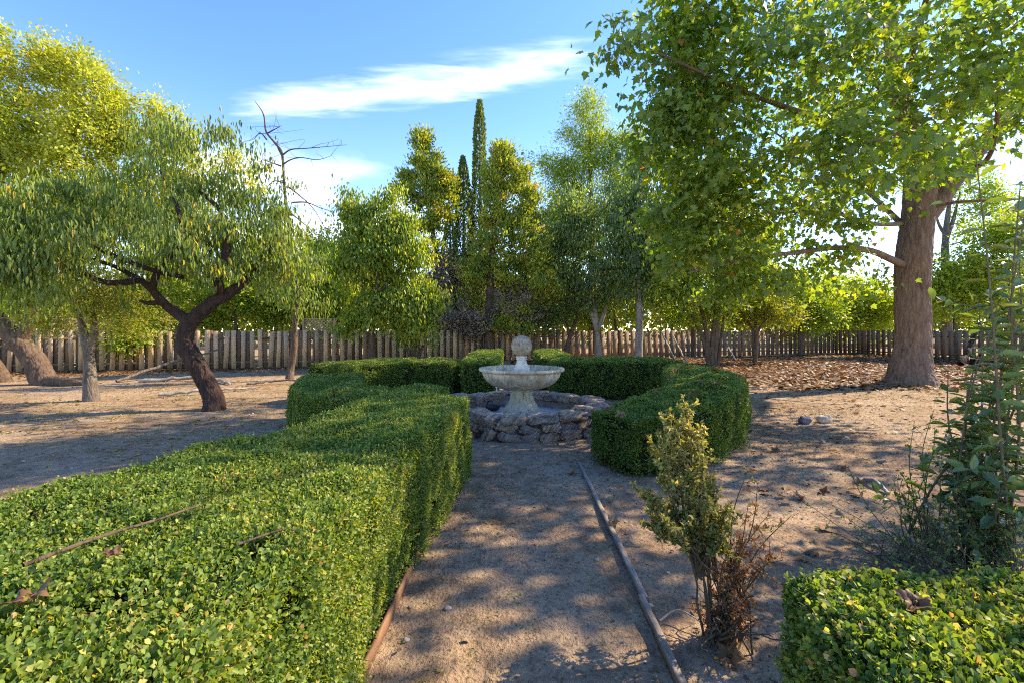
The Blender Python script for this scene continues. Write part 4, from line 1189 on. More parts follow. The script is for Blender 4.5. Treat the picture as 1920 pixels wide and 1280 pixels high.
ell = [((9.6, 7.5, 8.4), (2.7, 1.5, 1.5), 60), ((14.2, 9.3, 8.8), (3, 2.5, 2), 70), ((13.2, 6.2, 7.6), (2.4, 1.6, 1.4), 40), EL(1560, 190, 330, 220, 13.6, 3.8, 160), EL(1300, 470, 60, 50, 11.5, 1, 22), EL(1450, 500, 80, 45, 11.8, 1, 30), EL(1600, 440, 40, 40, 11, .8, 12), EL(1240, 400, 40, 60, 11.5, .8, 16),  # first three lobes: added out of view to shade path, hedge and soil
       EL(1360, 540, 60, 25, 12.5, .8, 14), EL(1300, 190, 140, 190, 10.2, 2.0, 120), EL(1200, 90, 75, 85, 9.0, 1.0, 60), EL(1240, 210, 60, 80, 9.6, 1.0, 44), EL(1290, 30, 90, 60, 9.6, 1.2, 50), EL(1400, 400, 140, 130, 11.6, 2.2, 84), EL(1560, 400, 90, 90, 12.6, 1.8, 60),
       EL(1330, 330, 80, 150, 11, 1.5, 60), EL(1500, 60, 260, 130, 10.8, 2.2, 96),
       EL(1620, 270, 130, 110, 8.4, 1.4, 44), EL(1830, 150, 150, 190, 8.4, 1.8, 66), EL(1600, 50, 200, 110, 8.0, 1.6, 44), EL(1870, 240, 110, 110, 11.5, 1.8, 60),
       EL(1600, -150, 400, 150, 13, 4.0, 130), EL(1950, 0, 150, 240, 12, 3, 80), EL(1500, 545, 160, 45, 14.2, 1.6, 26)]
tg = t.targets(ell, gap=.10, gf=.62, shell=.5)
t.grow(tg, .055, .004, .22, .10, 6, 5, .014)
t.leaf(PLANE_T, 24, .150, .42, 'plane', clump=.45, flat=.40)
t.done()

rng = np.random.default_rng(200)
# ---- the dark twisted peach tree
t = Tree('peach_tree', 'dark twisted fruit tree leaning left with drooping narrow leaves, on the left lawn', 'tree', (-6.05, 9.5), M['bark_dark'], M['peach'], twig=M['bark_dark'])
Yp = 9.5
t.limb([floor_at(402, 768) + V(0, 0, -.16), W(401, 752, Yp), W(388, 720, Yp), W(370, 683, Yp), W(352, 655, Yp), W(348, 632, Yp), W(354, 608, Yp), W(358, 592, Yp)], [.26, .205, .18, .175, .175, .165, .16, .15], 64, .11, 5, 150, freq=4, relief=.016)
t.limb([W(350, 604, Yp), W(337, 592, Yp), W(307, 569, Yp - .1), W(285, 543, Yp - .2), W(262, 526, Yp - .3), W(215, 500, Yp - .5), W(150, 480, Yp - .8)], [.12, .11, .095, .075, .06, .045, .03], 36, .11, 6, 110, freq=5, relief=.010)
t.limb([W(300, 566, Yp - .1), W(280, 569, Yp - .2), W(262, 564, Yp - .3)], [.06, .045, .03], 10, .1, 7, 12, trunk=False)
t.limb([W(358, 606, Yp), W(370, 592, Yp), W(400, 567, Yp + .1), W(425, 553, Yp + .2), W(462, 526, Yp + .3), W(495, 490, Yp + .4), W(520, 440, Yp + .5)], [.14, .14, .135, .12, .085, .06, .03], 40, .11, 8, 110, freq=5, relief=.014)
t.limb([W(420, 556, Yp + .2), W(408, 520, Yp), W(425, 470, Yp - .2), W(415, 400, Yp), W(370, 355, Yp + .2)], [.10, .085, .07, .05, .025], 12, .1, 9, 30, trunk=False)
t.limb([W(285, 543, Yp - .2), W(300, 500, Yp - .4), W(340, 450, Yp - .6), W(330, 380, Yp - .3), W(300, 320, Yp)], [.07, .06, .05, .035, .02], 10, .1, 10, 26, trunk=False)
t.limb([W(262, 526, Yp - .3), W(200, 530, 8.6), W(120, 500, 8.0), W(30, 490, 7.4), W(-60, 500, 7)], [.06, .05, .04, .03, .015], 10, .1, 11, 26, trunk=False)
t.limb([W(345, 520, Yp), W(280, 505, 9), W(190, 470, 8.6), W(80, 420, 8.2), W(-40, 400, 8)], [.05, .045, .04, .03, .015], 10, .1, 12, 26, trunk=False)
ell = [EL(330, 410, 200, 90, 9.6, 1.8, 150), EL(400, 310, 120, 75, 9.8, 1.4, 62), EL(300, 480, 240, 55, 9.0, 1.8, 110), EL(110, 430, 160, 95, 8.2, 1.4, 125), EL(30, 510, 110, 70, 7.6, .9, 50),
       EL(505, 445, 75, 100, 9.8, 1.2, 55), EL(540, 510, 45, 70, 9.9, .8, 16), EL(150, 560, 80, 30, 9.5, .8, 10), EL(300, 250, 60, 40, 10, .8, 12), EL(-80, 420, 120, 110, 8, 1.5, 40)]
tg = t.targets(ell, gap=-.05, gf=1.1)
t.grow(tg, .03, .0035, .15, .15, 6, 5, .010)
t.leaf(LANCE_T, 36, .125, .19, 'hang', clump=.45)
# leafless silvery twigs under the crown
keep, old = t.tips, t.br; t.tips = []; t.br = MB()
t.grow(t.targets([EL(270, 525, 190, 40, 9.0, 1.5, 120), EL(120, 520, 130, 50, 8.3, 1.0, 60)], gap=None), .022, .0055, .1, .2, 6, 4, .008)
t.tips = keep; t.tr.join.append((t.br, M['twig_pale'])); t.br = old
t.done()

rng = np.random.default_rng(201)
# ---- bare topped half dead tree
t = Tree('half_dead_tree', 'thin half dead tree with a tall bare top, left of the round hedges', 'tree', floor_at(543, 712), M['bark_brown'], M['peach'], twig=M['bark_brown'])
Yb = 15.1
t.limb([floor_at(543, 713) + V(0, 0, -.1), W(545, 690, Yb), W(551, 655, Yb), W(553, 610, Yb), W(557, 560, Yb), W(552, 520, Yb), W(546, 470, Yb), W(540, 410, Yb), W(533, 350, Yb), W(529, 290, Yb), W(515, 268, Yb), W(499, 247, Yb), W(494, 215, Yb), W(478, 190, Yb)],
       [.14, .11, .105, .08, .068, .06, .052, .046, .042, .036, .03, .03, .018, .008], 16, .12, 12, 90, freq=5)
for pts in ([W(529, 292, Yb), W(545, 281, Yb), W(570, 279, Yb), W(605, 276, Yb), W(650, 272, Yb)], [W(529, 310, Yb), W(545, 300, Yb), W(565, 296, Yb), W(595, 300, Yb), W(620, 293, Yb)], [W(502, 250, Yb), W(515, 243, Yb), W(528, 236, Yb)],
            [W(500, 262, Yb), W(488, 250, Yb), W(476, 262, Yb)], [W(527, 312, Yb), W(508, 305, Yb), W(492, 300, Yb)], [W(548, 380, Yb), W(575, 380, Yb), W(600, 390, Yb), W(625, 398, Yb)], [W(540, 350, Yb), W(565, 370, Yb), W(590, 395, Yb), W(615, 440, Yb)],
            [W(545, 400, Yb), W(570, 420, Yb), W(592, 440, Yb), W(610, 460, Yb)], [W(535, 345, Yb), W(515, 340, Yb), W(500, 352, Yb)], [W(530, 295, Yb), W(520, 275, Yb), W(522, 262, Yb)]):
    A = t.limb(pts, np.linspace(.028, .006, len(pts)), 6, .1, 13, 16, trunk=False, skel=False)
    for q in range(7):
        a = A[rng.integers(4, 16), :3]; tube(t.br, shrub_stem(a, a + V(rng.normal(0, .35), rng.normal(0, .2), rng.normal(.05, .3)), 6, .04), np.linspace(.008, .003, 6), 3, cap=False)
ell = [EL(550, 470, 55, 60, Yb, .9, 26), EL(590, 520, 45, 60, Yb, .9, 22), EL(530, 560, 45, 50, Yb, .9, 18), EL(540, 345, 26, 20, Yb, .4, 5), EL(520, 480, 40, 60, Yb, .8, 14)]
t.grow(t.targets(ell, gap=None), .02, .004, .1, .15, 5, 4, .008)
t.leaf(LANCE1_T, 44, .14, .22, 'hang', clump=.3)
t.done()


def easy(name, label, cat, x, yb, Yd, lobes, leafm, bark, per, size, sigma, style='spray', tpl=OVAL_T, r0=.12, top=None, group=None, rd=.7, gap=-.1, gf=.7, stems=None, twig=None, rtip=.005, clump=.3):
    """tree from a trunk line and crown lobes (px x, px y, px rx, px ry, count[, dY])"""
    b = V((x - 960) * Yd / F, Yd, 0)
    t = Tree(name, label, cat, b, M[bark], M[leafm], group, twig=M[twig] if twig else None)
    if stems is None:
        cx, cy = top or (lobes[0][0], lobes[0][1]); e = W(cx, cy, Yd)
        stems = [[(b[0], b[1], -.1), (b[0] + rng.normal(0, .05), b[1], e[2] * .3), ((b[0] + e[0]) / 2, b[1], e[2] * .6), tuple(e)]]
        rads = [[r0 * 1.3, r0, r0 * .75, r0 * .25]]
    else:
        rads = [np.linspace(q[1], q[1] * .3, len(q[0])) for q in stems]; stems = [q[0] for q in stems]
    for k, (p, r) in enumerate(zip(stems, rads)):
        t.limb(p, r, 12, .10, 50 + k, 30, freq=5)
    ell = []
    for q in lobes:
        sY = Yd + (q[5] if len(q) > 5 else 0); ell.append((W(q[0], q[1], sY), (q[2] * sY / F, rd * (q[2] + q[3]) / 2 * sY / F, q[3] * sY / F), q[4]))
    tg = t.targets(ell, gap=gap, gf=gf)
    xs = [(c, np.array(r) * rng.uniform(1.15, 1.45), max(2, int(n * .10))) for c, r, n in ell]       # stray sprays break the outline
    tg = np.concatenate([tg, t.targets(xs, gap=None, shell=.12)])
    t.grow(tg, .05, rtip, .2, .12, 6, 5, .010)
    t.leaf(tpl, per, size, sigma, style, clump=clump)
    t.done(); return t


FL = lambda x, Y, z=0: ((x - 960) * Y / F, Y, z)

rng = np.random.default_rng(202)
# ---- tall yellow trees, upper left
easy('sweetgum_tree', 'tall yellow autumn tree with upright leafy tips behind the leaning trunk', 'tree', 130, 700, 24,
     [(165, 330, 85, 150, 210), (95, 210, 48, 100, 90), (190, 200, 45, 75, 60), (78, 115, 12, 50, 16), (110, 120, 14, 40, 14), (155, 115, 9, 40, 9), (225, 300, 40, 90, 60), (120, 420, 110, 70, 100), (215, 190, 10, 45, 10), (132, 140, 14, 36, 12), (240, 240, 8, 36, 7), (180, 140, 9, 34, 8)],
     'yellow', 'bark_grey', 74, .165, .38, 'spray', DIA_T, .3, (140, 200), gap=-.35, gf=.6)
easy('sweetgum_tree', 'tall yellow autumn tree cut by the left edge of the photo', 'tree', 0, 700, 23,
     [(0, 350, 80, 180, 150), (8, 160, 26, 80, 30), (-50, 250, 60, 150, 50), (20, 250, 45, 90, 50), (3, 90, 12, 40, 10)],
     'yellow', 'bark_grey', 74, .165, .38, 'spray', DIA_T, .3, (0, 200), gap=-.35, gf=.6)
easy('sweetgum_tree', 'yellow green tree rising behind the top of the dark twisted fruit tree', 'tree', 310, 700, 25,
     [(312, 330, 60, 90, 90), (298, 245, 22, 45, 22), (340, 270, 30, 50, 26), (294, 200, 8, 25, 6), (320, 430, 120, 70, 90), (430, 330, 60, 60, 30)],
     'yellow', 'bark_grey', 64, .165, .36, 'spray', DIA_T, .25, (305, 230), gap=-.3, gf=.6)
rng = np.random.default_rng(203)
# ---- sunlit shrubs spilling over the left fence
for lab, x, Yd, lo, lm in (
        ('yellow green bush spilling over the fence beside the far left leaning trunk', 70, 20.5, [(80, 580, 90, 55, 90), (20, 520, 80, 60, 60)], 'lime'),
        ('bright yellow green bush hanging over the fence left of the dark twisted trunk', 255, 20.2, [(255, 590, 85, 60, 120), (230, 630, 55, 26, 40, -1.6), (300, 520, 80, 60, 70)], 'lime'),
        ('sunny lime green bush above the fence right of the dark twisted trunk', 445, 21.5, [(440, 560, 70, 50, 100), (480, 520, 70, 60, 70), (395, 590, 40, 30, 30)], 'lime'),
        ('yellowish loose bush above the fence around the bare topped trunk', 560, 23, [(575, 555, 70, 45, 90), (600, 500, 45, 60, 60), (520, 590, 50, 25, 30)], 'lime'),
        ('golden tree glowing behind the lattice left of the rounded green tree', 610, 31, [(605, 505, 48, 42, 110), (640, 560, 45, 40, 60)], 'yellow'),
        ('dull green tree far beyond the fence, left of the rounded green tree', 625, 46, [(615, 482, 48, 22, 60), (660, 500, 50, 36, 50)], 'olive')):
    easy('bush' if 'bush' in lab else 'broadleaf_tree', lab, 'bush' if 'bush' in lab else 'tree', x, 690, Yd, lo, lm, 'bark_brown', 46, .17 * Yd / 22, .32 * Yd / 22, 'spray', DIA_T, .10, (lo[0][0], lo[0][1] + 5), gap=-.4)
rng = np.random.default_rng(204)
# ---- slender trunk, left
b = floor_at(172, 752)
easy('broadleaf_tree', 'small slender trunked tree between the leaning trunk and the dark twisted tree', 'tree', 172, 750, 10.5,
     [(120, 560, 90, 50, 55), (210, 570, 70, 45, 50), (260, 600, 55, 32, 30), (150, 510, 110, 50, 60), (90, 600, 40, 25, 14)], 'olive', 'bark_grey', 60, .062, .18, 'spray', OVAL_T, rd=.8, gap=-.3,
     stems=[([FL(172, 10.5, -.1), FL(172, 10.5, .08), W(169, 710, 10.5), W(166, 660, 10.5), W(163, 625, 10.5)], .19), ([W(167, 665, 10.5), W(158, 630, 10.5), W(150, 595, 10.4), W(138, 560, 10.3)], .10), ([W(168, 660, 10.5), W(176, 620, 10.5), W(177, 580, 10.6), W(190, 540, 10.7)], .09)])
rng = np.random.default_rng(205)
# ---- leaning trunk, far left edge
t = Tree('leaning_tree', 'thick trunk with furrowed bark leaning left out of the photo at the far left', 'tree', FL(75, 13.8), M['bark_brown'], M['lime'])
Yl = 13.8
t.limb([FL(98, Yl, -.3), FL(84, Yl, .05), W(66, 680, Yl), W(38, 645, Yl), (W(0, 605, Yl)), W(-60, 560, Yl), W(-130, 500, Yl), W(-200, 400, Yl)], [.42, .34, .29, .27, .265, .25, .22, .15], 80, .09, 14, 160, freq=2.4, relief=.02)
t.limb([W(28, 655, Yl), W(45, 625, Yl), W(58, 600, Yl), W(64, 570, Yl), W(60, 540, Yl)], [.20, .17, .15, .12, .08], 14, .1, 15, 20)
t.limb([FL(75, Yl, .10), FL(110, Yl - .2, .10), FL(150, Yl - .3, .05), FL(178, Yl - .3, -.08)], [.20, .17, .11, .04], 14, .15, 16, 20)
t.limb([FL(0, Yl + .9, -.2), FL(-8, Yl + .9, .2), W(-28, 670, Yl + .9), W(-80, 600, Yl + .9), W(-200, 500, Yl)], [.34, .28, .24, .21, .15], 24, .1, 17, 30)
t.grow(t.targets([EL(-90, 400, 110, 120, Yl, 1.8, 90), EL(55, 545, 60, 45, Yl, .8, 36), EL(-20, 500, 80, 60, Yl, 1, 40)], gap=-.3), .04, .004, .2, .12, 6, 5, .01)
t.leaf(DIA_T, 46, .14, .26, 'spray'); t.done()
rng = np.random.default_rng(206)
# ---- rounded green tree in front of the fence
easy('rounded_tree', 'rounded bright green leafy tree standing at the fence left of the conifers', 'tree', 697, 672, 19.0,
     [(705, 425, 58, 55, 110), (745, 480, 62, 50, 110), (685, 500, 56, 60, 90), (770, 555, 52, 46, 90), (700, 580, 58, 36, 56), (778, 605, 36, 26, 30), (648, 425, 22, 36, 20), (668, 375, 26, 25, 20), (715, 365, 26, 18, 16), (760, 420, 26, 24, 18), (640, 520, 18, 30, 14), (818, 560, 16, 22, 10), (660, 610, 24, 20, 14)],
     'mid', 'bark_brown', 46, .155, .28, 'hang', OVAL_T, rd=.8, gap=-.06, gf=.85,
     stems=[([FL(694, 19, -.1), W(697, 650, 19), W(698, 610, 19), W(703, 560, 19), W(712, 500, 19), W(715, 420, 19)], .15), ([W(700, 600, 19), W(680, 540, 19), W(670, 470, 19)], .07), ([W(703, 560, 19), W(745, 510, 19), W(770, 480, 19)], .07)])
easy('bush', 'dark many stemmed bush at the fence below the rounded green tree', 'bush', 775, 670, 20.5,
     [(770, 625, 40, 25, 30), (745, 610, 30, 22, 14)], 'mid', 'bark_brown', 40, .13, .25, 'hang', OVAL_T, gap=None,
     stems=[([FL(772, 20.5, -.1), W(765, 655, 20.5), W(750, 630, 20.5), W(742, 605, 20.5)], .10), ([FL(775, 20.5, -.1), W(778, 650, 20.5), W(780, 610, 20.5)], .12), ([FL(778, 20.5, -.1), W(792, 650, 20.5), W(806, 625, 20.5)], .09)])

rng = np.random.default_rng(207)
# ---- conifers
TUFT_T = (np.array([(0, 0, 0), (.17, .5, .05), (0, 1, .1), (-.17, .5, .05), (0, .45, .2), (0, .5, -.2)], float), np.array([[0, 1, 2, 3], [0, 4, 2, 5]]))


def conifer(label, Yd, trunk, lobes, leafm, per, size, sigma, r0, deadlobes=()):
    t = Tree('conifer', label, 'tree', FL(trunk[0][0], Yd), M['bark_brown'], M[leafm])
    pts = [FL(trunk[0][0], Yd, -.1)] + [W(x, y, Yd) for x, y in trunk[1:]]
    t.limb(pts, np.linspace(r0, .03, len(pts)), 12, .1, 60, 40)
    t.grow(t.targets([EL(*q[:4], Yd, q[4], q[5]) for q in lobes], gap=-.12, gf=.9), .05, .006, -.12, .10, 6, 4, .010)
    t.leaf(TUFT_T, int(per * .8), size, sigma * .85, 'up', clump=.55, along=.35)
    if deadlobes:
        k = t.tips; t.tips = []
        t.grow(t.targets([EL(*q[:4], Yd, q[4], q[5]) for q in deadlobes], gap=-.3, gf=.7), .04, .005, -.1, .14, 6, 4, .009)
        d = MB(); t.leaf(TUFT_T, int(per * .7), size * .8, sigma, 'rand', mb=d, along=.6); d.build('dead_foliage', M['deadspray'], t.root); t.tips = k
    t.done('foliage')


conifer('ragged conifer with a sunlit golden tip, left of the two thin cypress spires', 24.5, [(850, 660), (835, 600), (822, 500), (806, 400), (797, 320), (790, 262)],
        [(790, 268, 15, 28, .45, 26), (800, 305, 26, 26, .7, 30), (818, 335, 28, 30, .8, 36), (838, 352, 24, 26, .7, 26), (770, 330, 20, 14, .6, 12), (756, 352, 12, 10, .4, 7), (745, 360, 8, 8, .3, 4), (790, 372, 40, 26, .9, 40), (825, 390, 34, 28, .9, 36), (800, 425, 36, 22, .9, 22), (815, 470, 30, 40, .9, 16)],
        'juniper', 85, .17, .22, .22, [(838, 540, 42, 55, 1.2, 60), (850, 600, 45, 32, 1.2, 60), (815, 500, 30, 40, 1, 24)])
conifer('broad ragged conifer with a golden tip, right of the tall thin cypress spire', 23.5, [(915, 660), (918, 560), (925, 450), (935, 340), (938, 262)],
        [(938, 265, 14, 26, .45, 24), (948, 300, 28, 26, .8, 34), (960, 335, 36, 28, .9, 40), (925, 340, 22, 40, .7, 34), (985, 370, 34, 32, 1, 34), (950, 400, 50, 40, 1.2, 60), (1000, 410, 34, 34, 1, 30), (930, 460, 46, 50, 1.2, 54), (985, 470, 55, 45, 1.3, 50), (1010, 530, 55, 45, 1.4, 44), (930, 530, 55, 50, 1.4, 46), (890, 520, 34, 60, 1, 30), (955, 600, 60, 30, 1.3, 34)],
        'juniper', 78, .17, .24, .26, [(880, 590, 45, 45, 1.3, 60), (930, 570, 60, 50, 1.3, 40), (990, 560, 50, 50, 1.3, 36)])


def spire(label, Yd, x, ytop, prof, leafm, n):
    """narrow cypress: prof rows (px y, px half width)"""
    t = Tree('cypress', label, 'tree', FL(x, Yd), M['bark_brown'], M[leafm])
    top = W(x, ytop, Yd)
    t.limb([FL(x, Yd, -.1), W(x + 2, 500, Yd), tuple(top)], [.2, .12, .01], 8, .1, 61, 24)
    pr = np.array(prof, float); yy = rng.uniform(pr[0, 0], pr[-1, 0], n); hw = np.interp(yy, pr[:, 0], pr[:, 1]) * Yd / F
    a = rng.uniform(0, 2 * math.pi, n); c = np.array([W(x, q, Yd) for q in yy])
    q = np.stack([np.cos(a), np.sin(a), 0 * a], -1); wob = 1 + .28 * vnoise(np.c_[q * 1.3, c[:, 2] * 1.5][:, [0, 1, 3]], 71)
    p = c + q * (hw * wob * rng.uniform(.5, 1.05, n) ** .6)[:, None]
    leaves(t.cr, TUFT_T, p, V(0, 0, 1) + q * .45 + rvec(n) * .35, q + rvec(n) * .5, .17 * rng.uniform(.6, 1.2, n), rng.random(n))
    t.done('foliage')


spire('tallest thin cypress spire rising into the blue sky', 25.5, 899, 192, [(190, 1), (215, 6), (260, 10), (330, 13), (420, 17), (520, 22), (620, 20)], 'spire', 9000)
spire('shorter thin cypress spire just left of the tallest one', 25.0, 868, 298, [(296, 1), (320, 7), (370, 13), (450, 17), (540, 20), (620, 18)], 'spire', 6500)
spire('small dark cypress spire between the ragged conifer and the shorter thin spire', 28, 843, 408, [(404, 1), (430, 9), (480, 16), (560, 22), (640, 22)], 'spire', 4500)

rng = np.random.default_rng(208)
# ---- trees right of the conifers
easy('broadleaf_tree', 'tall light yellow green tree far behind the fence, its tip above all its neighbours', 'tree', 1112, 680, 32,
     [(1105, 215, 38, 36, 50), (1100, 185, 16, 22, 10), (1110, 275, 78, 36, 95), (1060, 315, 46, 36, 55), (1170, 300, 46, 46, 60), (1115, 340, 95, 46, 100), (1060, 250, 26, 16, 12), (1120, 430, 120, 70, 130), (1180, 380, 60, 50, 60), (1050, 400, 50, 50, 50), (1180, 250, 26, 18, 12), (1010, 300, 22, 14, 8)],
     'lime', 'bark_grey', 62, .22, .45, 'spray', LANCE1_T, .25, (1105, 230), gap=-.25, gf=.35)
easy('white_stemmed_tree', 'pale forked trunk tree with deep green leaves, left of the slender straight trunk', 'tree', 1125, 670, 24.5,
     [(1085, 490, 80, 50, 70), (1130, 440, 70, 60, 70), (1060, 430, 50, 50, 40), (1020, 470, 40, 60, 36), (1100, 380, 50, 40, 30), (1090, 550, 60, 35, 36), (1150, 530, 50, 40, 36), (1180, 470, 50, 50, 36)], 'deep', 'bark_pale', 46, .17, .32, 'hang', OVAL_T, gap=-.2,
     stems=[([FL(1121, 24.5, -.1), W(1122, 650, 24.5), W(1119, 618, 24.5)], .25), ([W(1119, 618, 24.5), W(1106, 580, 24.5), W(1088, 545, 24.5), W(1075, 500, 24.5)], .12), ([W(1119, 620, 24.5), W(1113, 570, 24.5), W(1105, 530, 24.5), W(1110, 450, 24.5)], .14), ([W(1121, 620, 24.5), W(1134, 585, 24.5), W(1142, 560, 24.5), W(1160, 500, 24.5)], .12)])
easy('slender_tree', 'slender tree with a straight pale trunk in front of the shaded fence', 'tree', 1198, 675, 23,
     [(1195, 420, 70, 60, 80), (1240, 360, 60, 80, 90), (1290, 420, 50, 70, 50), (1210, 300, 36, 40, 20), (1170, 500, 60, 50, 50), (1230, 470, 60, 50, 55), (1210, 545, 55, 30, 26), (1270, 300, 40, 50, 30), (1150, 380, 40, 40, 24)], 'deep', 'bark_pale', 46, .17, .32, 'hang', OVAL_T, gap=-.2,
     stems=[([FL(1197, 23, -.1), W(1198, 640, 23), W(1200, 590, 23), W(1197, 540, 23), W(1195, 500, 23), W(1192, 420, 23), W(1198, 340, 23)], .22), ([W(1196, 530, 23), W(1212, 490, 23), W(1228, 420, 23), W(1240, 340, 23)], .10), ([W(1195, 515, 23), W(1180, 480, 23), W(1165, 430, 23)], .08)])
S = 21.2
easy('many_stemmed_tree', 'dark many stemmed tree right of the slender straight trunk', 'tree', 1340, 690, S,
     [(1310, 560, 80, 50, 80), (1370, 520, 70, 60, 80), (1300, 480, 70, 50, 60), (1390, 440, 60, 60, 50), (1270, 545, 40, 40, 30), (1350, 400, 70, 50, 40)], 'mid', 'bark_brown', 46, .16, .32, 'spray', OVAL_T, gap=-.2,
     stems=[([FL(1338, S, -.1), W(1342, 640, S), W(1346, 590, S), W(1354, 540, S), W(1368, 480, S), W(1385, 430, S)], .13), ([FL(1334, S, -.1), W(1336, 640, S), W(1341, 580, S), W(1345, 520, S), W(1340, 450, S)], .12), ([FL(1330, S, -.1), W(1322, 650, S), W(1306, 610, S), W(1290, 585, S), W(1262, 575, S)], .11), ([FL(1336, S, -.1), W(1326, 640, S), W(1318, 590, S), W(1300, 540, S), W(1288, 500, S)], .11),
            ([FL(1345, S, -.1), W(1353, 630, S), W(1362, 570, S), W(1380, 520, S)], .09)])
easy('small_tree', 'small thin trunked tree with a low spreading crown left of the plane tree', 'tree', 1416, 680, 23,
     [(1420, 575, 75, 30, 70), (1390, 590, 45, 22, 30), (1465, 590, 50, 22, 34), (1420, 540, 60, 30, 40)], 'olive', 'bark_brown', 56, .12, .28, 'spray', DIA_T, gap=-.2,
     stems=[([FL(1415, 23, -.1), W(1417, 650, 23), W(1418, 615, 23), W(1416, 580, 23), W(1420, 545, 23)], .13), ([W(1418, 625, 23), W(1440, 595, 23), W(1465, 575, 23)], .07), ([W(1418, 622, 23), W(1398, 600, 23), W(1375, 585, 23)], .07)])
easy('small_tree', 'reddish leaning trunk tree at the fence behind the stone ball', 'tree', 1062, 665, 24.5,
     [(1050, 585, 55, 30, 50), (1010, 590, 45, 26, 34), (1080, 560, 40, 30, 26)], 'deep', 'bark_brown', 44, .15, .3, 'spray', OVAL_T, gap=-.2,
     stems=[([FL(1058, 24.5, -.1), W(1066, 640, 24.5), W(1080, 600, 24.5), W(1092, 560, 24.5)], .17), ([W(1068, 635, 24.5), W(1062, 600, 24.5), W(1050, 570, 24.5)], .09)])

rng = np.random.default_rng(209)
# ---- backlit growth beyond the right fence and the plane tree
for name, lab, x, Yd, lo, lm in (
        ('bush', 'yellow green backlit bush over the fence right of the small thin trunked tree', 1500, 30.5, [(1500, 565, 80, 45, 110), (1450, 540, 60, 45, 60), (1540, 595, 60, 30, 50)], 'lime'),
        ('bush', 'yellow green backlit bush over the fence corner left of the plane trunk', 1610, 33.5, [(1610, 560, 70, 45, 110), (1640, 590, 50, 36, 60), (1570, 600, 50, 25, 40)], 'lime'),
        ('bush', 'lime green bush above the gapped fence just right of the plane trunk', 1790, 27.5, [(1790, 560, 65, 45, 110), (1760, 520, 45, 45, 60), (1830, 530, 50, 45, 60)], 'lime'),
        ('broadleaf_tree', 'lime green leafy tree behind the glossy shrub at the right edge', 1900, 27, [(1890, 500, 80, 80, 160), (1930, 430, 60, 60, 60), (1850, 450, 45, 40, 40)], 'lime'),
        ('broadleaf_tree', 'tree with a tall bare forked trunk seen just right of the plane trunk', 1775, 31, [(1790, 350, 80, 40, 70), (1850, 400, 60, 40, 60), (1740, 310, 50, 40, 30)], 'lime'),
        ('bush', 'dark olive bush behind the fence to the left of the stone ball', 890, 31, [(890, 590, 60, 30, 60), (830, 580, 40, 36, 40), (800, 560, 50, 50, 40)], 'olive'),
        ('bush', 'olive bush behind the fence above the slim back hedges', 1010, 30.5, [(1000, 580, 70, 38, 80), (1050, 540, 60, 50, 50)], 'olive'),
        ('bush', 'sunny yellow green bush behind the fence between the pale trunks', 1160, 32, [(1150, 575, 60, 35, 80), (1190, 530, 60, 50, 60), (1090, 590, 50, 26, 40)], 'lime'),
        ('broadleaf_tree', 'bright yellow green tree beyond the fence right of the slender straight trunk', 1260, 33, [(1250, 540, 70, 60, 120), (1290, 470, 60, 60, 80), (1320, 590, 60, 26, 40)], 'lime'),
        ('bush', 'tall lime green bush over the fence between the bare topped trunk and the rounded tree', 640, 24, [(630, 560, 40, 50, 70), (650, 500, 26, 40, 30)], 'lime'),
        ('broadleaf_tree', 'light green tree beyond the fence left of the rounded green tree', 520, 30, [(520, 500, 60, 70, 90), (470, 470, 50, 50, 50), (560, 540, 50, 50, 60)], 'lime'),
        ('broadleaf_tree', 'leafy tree filling the sky gap behind the broad ragged conifer', 1040, 34, [(1030, 480, 60, 70, 90), (1070, 400, 50, 60, 60), (1000, 550, 60, 40, 50)], 'mid'),
        ('broadleaf_tree', 'broad green tree over the fence behind the two thin cypress spires', 860, 33, [(860, 540, 50, 50, 70), (820, 590, 50, 30, 40), (900, 570, 50, 40, 40)], 'olive'),
        ('broadleaf_tree', 'leafy green tree over the fence between the slender trunk and the plane crown', 1300, 28, [(1290, 380, 60, 80, 80), (1330, 480, 60, 60, 70), (1250, 450, 50, 50, 40)], 'mid'),
        ('broadleaf_tree', 'pale green tree beyond the fence behind the many stemmed dark tree', 1390, 36, [(1390, 540, 70, 60, 90), (1420, 450, 60, 60, 50), (1340, 440, 50, 50, 30)], 'lime')):
    if 'bare forked' in lab:
        easy(name, lab, 'tree', x, 690, Yd, lo, lm, 'bark_grey', 40, .2, .4, 'spray', DIA_T, gap=-.2,
             stems=[([FL(1775, Yd, -.1), W(1774, 540, Yd), W(1772, 480, Yd), W(1775, 420, Yd), W(1782, 370, Yd)], .34), ([W(1774, 450, Yd), W(1788, 410, Yd), W(1800, 360, Yd)], .16), ([W(1772, 440, Yd), W(1760, 420, Yd), W(1750, 380, Yd)], .12)])
    else:
        easy(name, lab, 'bush' if name == 'bush' else 'tree', x, 690, Yd, lo, lm, 'bark_brown', 44, .18 * Yd / 26, .34 * Yd / 26, 'spray', DIA_T, .12, (lo[0][0], lo[0][1] + 5), gap=-.3)

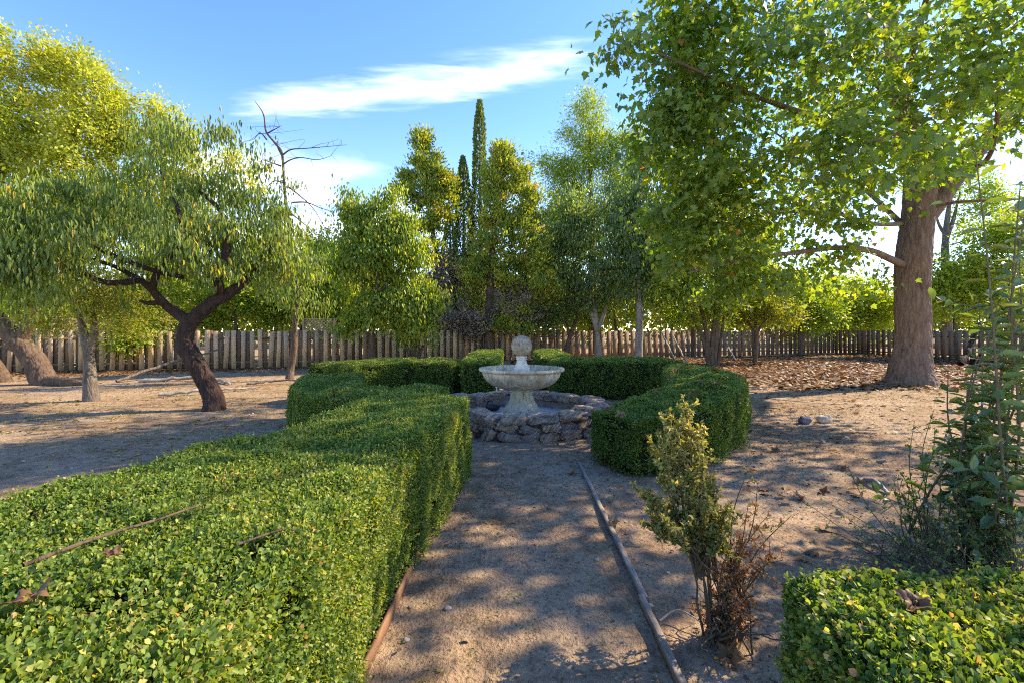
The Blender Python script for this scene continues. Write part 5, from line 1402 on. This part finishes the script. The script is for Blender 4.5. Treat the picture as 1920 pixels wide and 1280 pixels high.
stick('dark bent branch lying by the fence behind the plane tree trunk', [(19.5, 20.5, .1), (20.6, 21.2, .9), (21.3, 21.5, 1.9)], .13, .06, M['bark_dark'], 15, 'branch')
stick('thick dark log lying by the fence right of the plane tree trunk', [(19.2, 19.6, .25), (20.8, 19.4, .45), (22.5, 18.6, .2)], .22, .15, M['bark_dark'], 16, 'log')

# ---- grey shed glimpsed over the fence
root = thing('shed', 'grey blue shed with a shallow roof peeking over the fence behind the stone ball', 'shed', (-.5, 32, 0))
M['shed'] = simple('shed_paint', (.20, .25, .29), .7, .3, .12, 3, .1); M['shed_roof'] = simple('shed_roof', (.11, .10, .10), .9, .1, .25, 10, .5)
mb = MB(); box(mb, V(-.5, 32, 1.0), V(1.6, 0, 0), V(0, 1.3, 0), V(0, 0, 1.0), .5)
mb.add([(-2.1, 30.7, 2.0), (1.1, 30.7, 2.0), (-.5, 30.7, 2.5), (-2.1, 33.3, 2.0), (1.1, 33.3, 2.0), (-.5, 33.3, 2.5)], [[0, 1, 2], [3, 5, 4]]); mb.build('wall', M['shed'], root)
mb = MB()
for sx in (-1, 1):
    box(mb, V(-.5 + sx * .88, 32, 2.30), unit(V(sx * 1.6, 0, -.5)) * .95, V(0, 1.5, 0), unit(V(sx * .5, 0, 1.6)) * .03, .5)
mb.build('roof', M['shed_roof'], root)

# ---- far wood closing the view beyond the fence
mb = MB(); n = 60000
x = rng.uniform(-75, 85, n); Yd = 46 + rng.uniform(0, 16, n)
px = x / Yd * F + 960
prof = np.interp(px, [-400, 300, 560, 640, 900, 1200, 1420, 1520, 1680, 1800, 2400], [6.5, 6.5, 7.2, 7.0, 6.8, 7.0, 6.6, 5.8, 5.4, 6.6, 7.0])
top = prof * (1 + .28 * vnoise(np.c_[x * .28, Yd * .2, 0 * x], 91) + .12 * vnoise(np.c_[x * .9, Yd * .7, 0 * x], 92))
z = top * rng.random(n) ** .55
p = np.c_[x, Yd, z] + rng.normal(0, .25, (n, 3))
leaves(mb, DIA_T, p, rvec(n) + V(0, 0, -.3), rvec(n) + V(0, 0, .6), rng.uniform(.45, .8, n), np.clip(.5 * rng.random(n) + .25 + .25 * vnoise(np.c_[x * .3, Yd * .3, z * .3], 93), 0, 1))
tag(mb.build('far_woodland', M['olive']), kind='stuff')
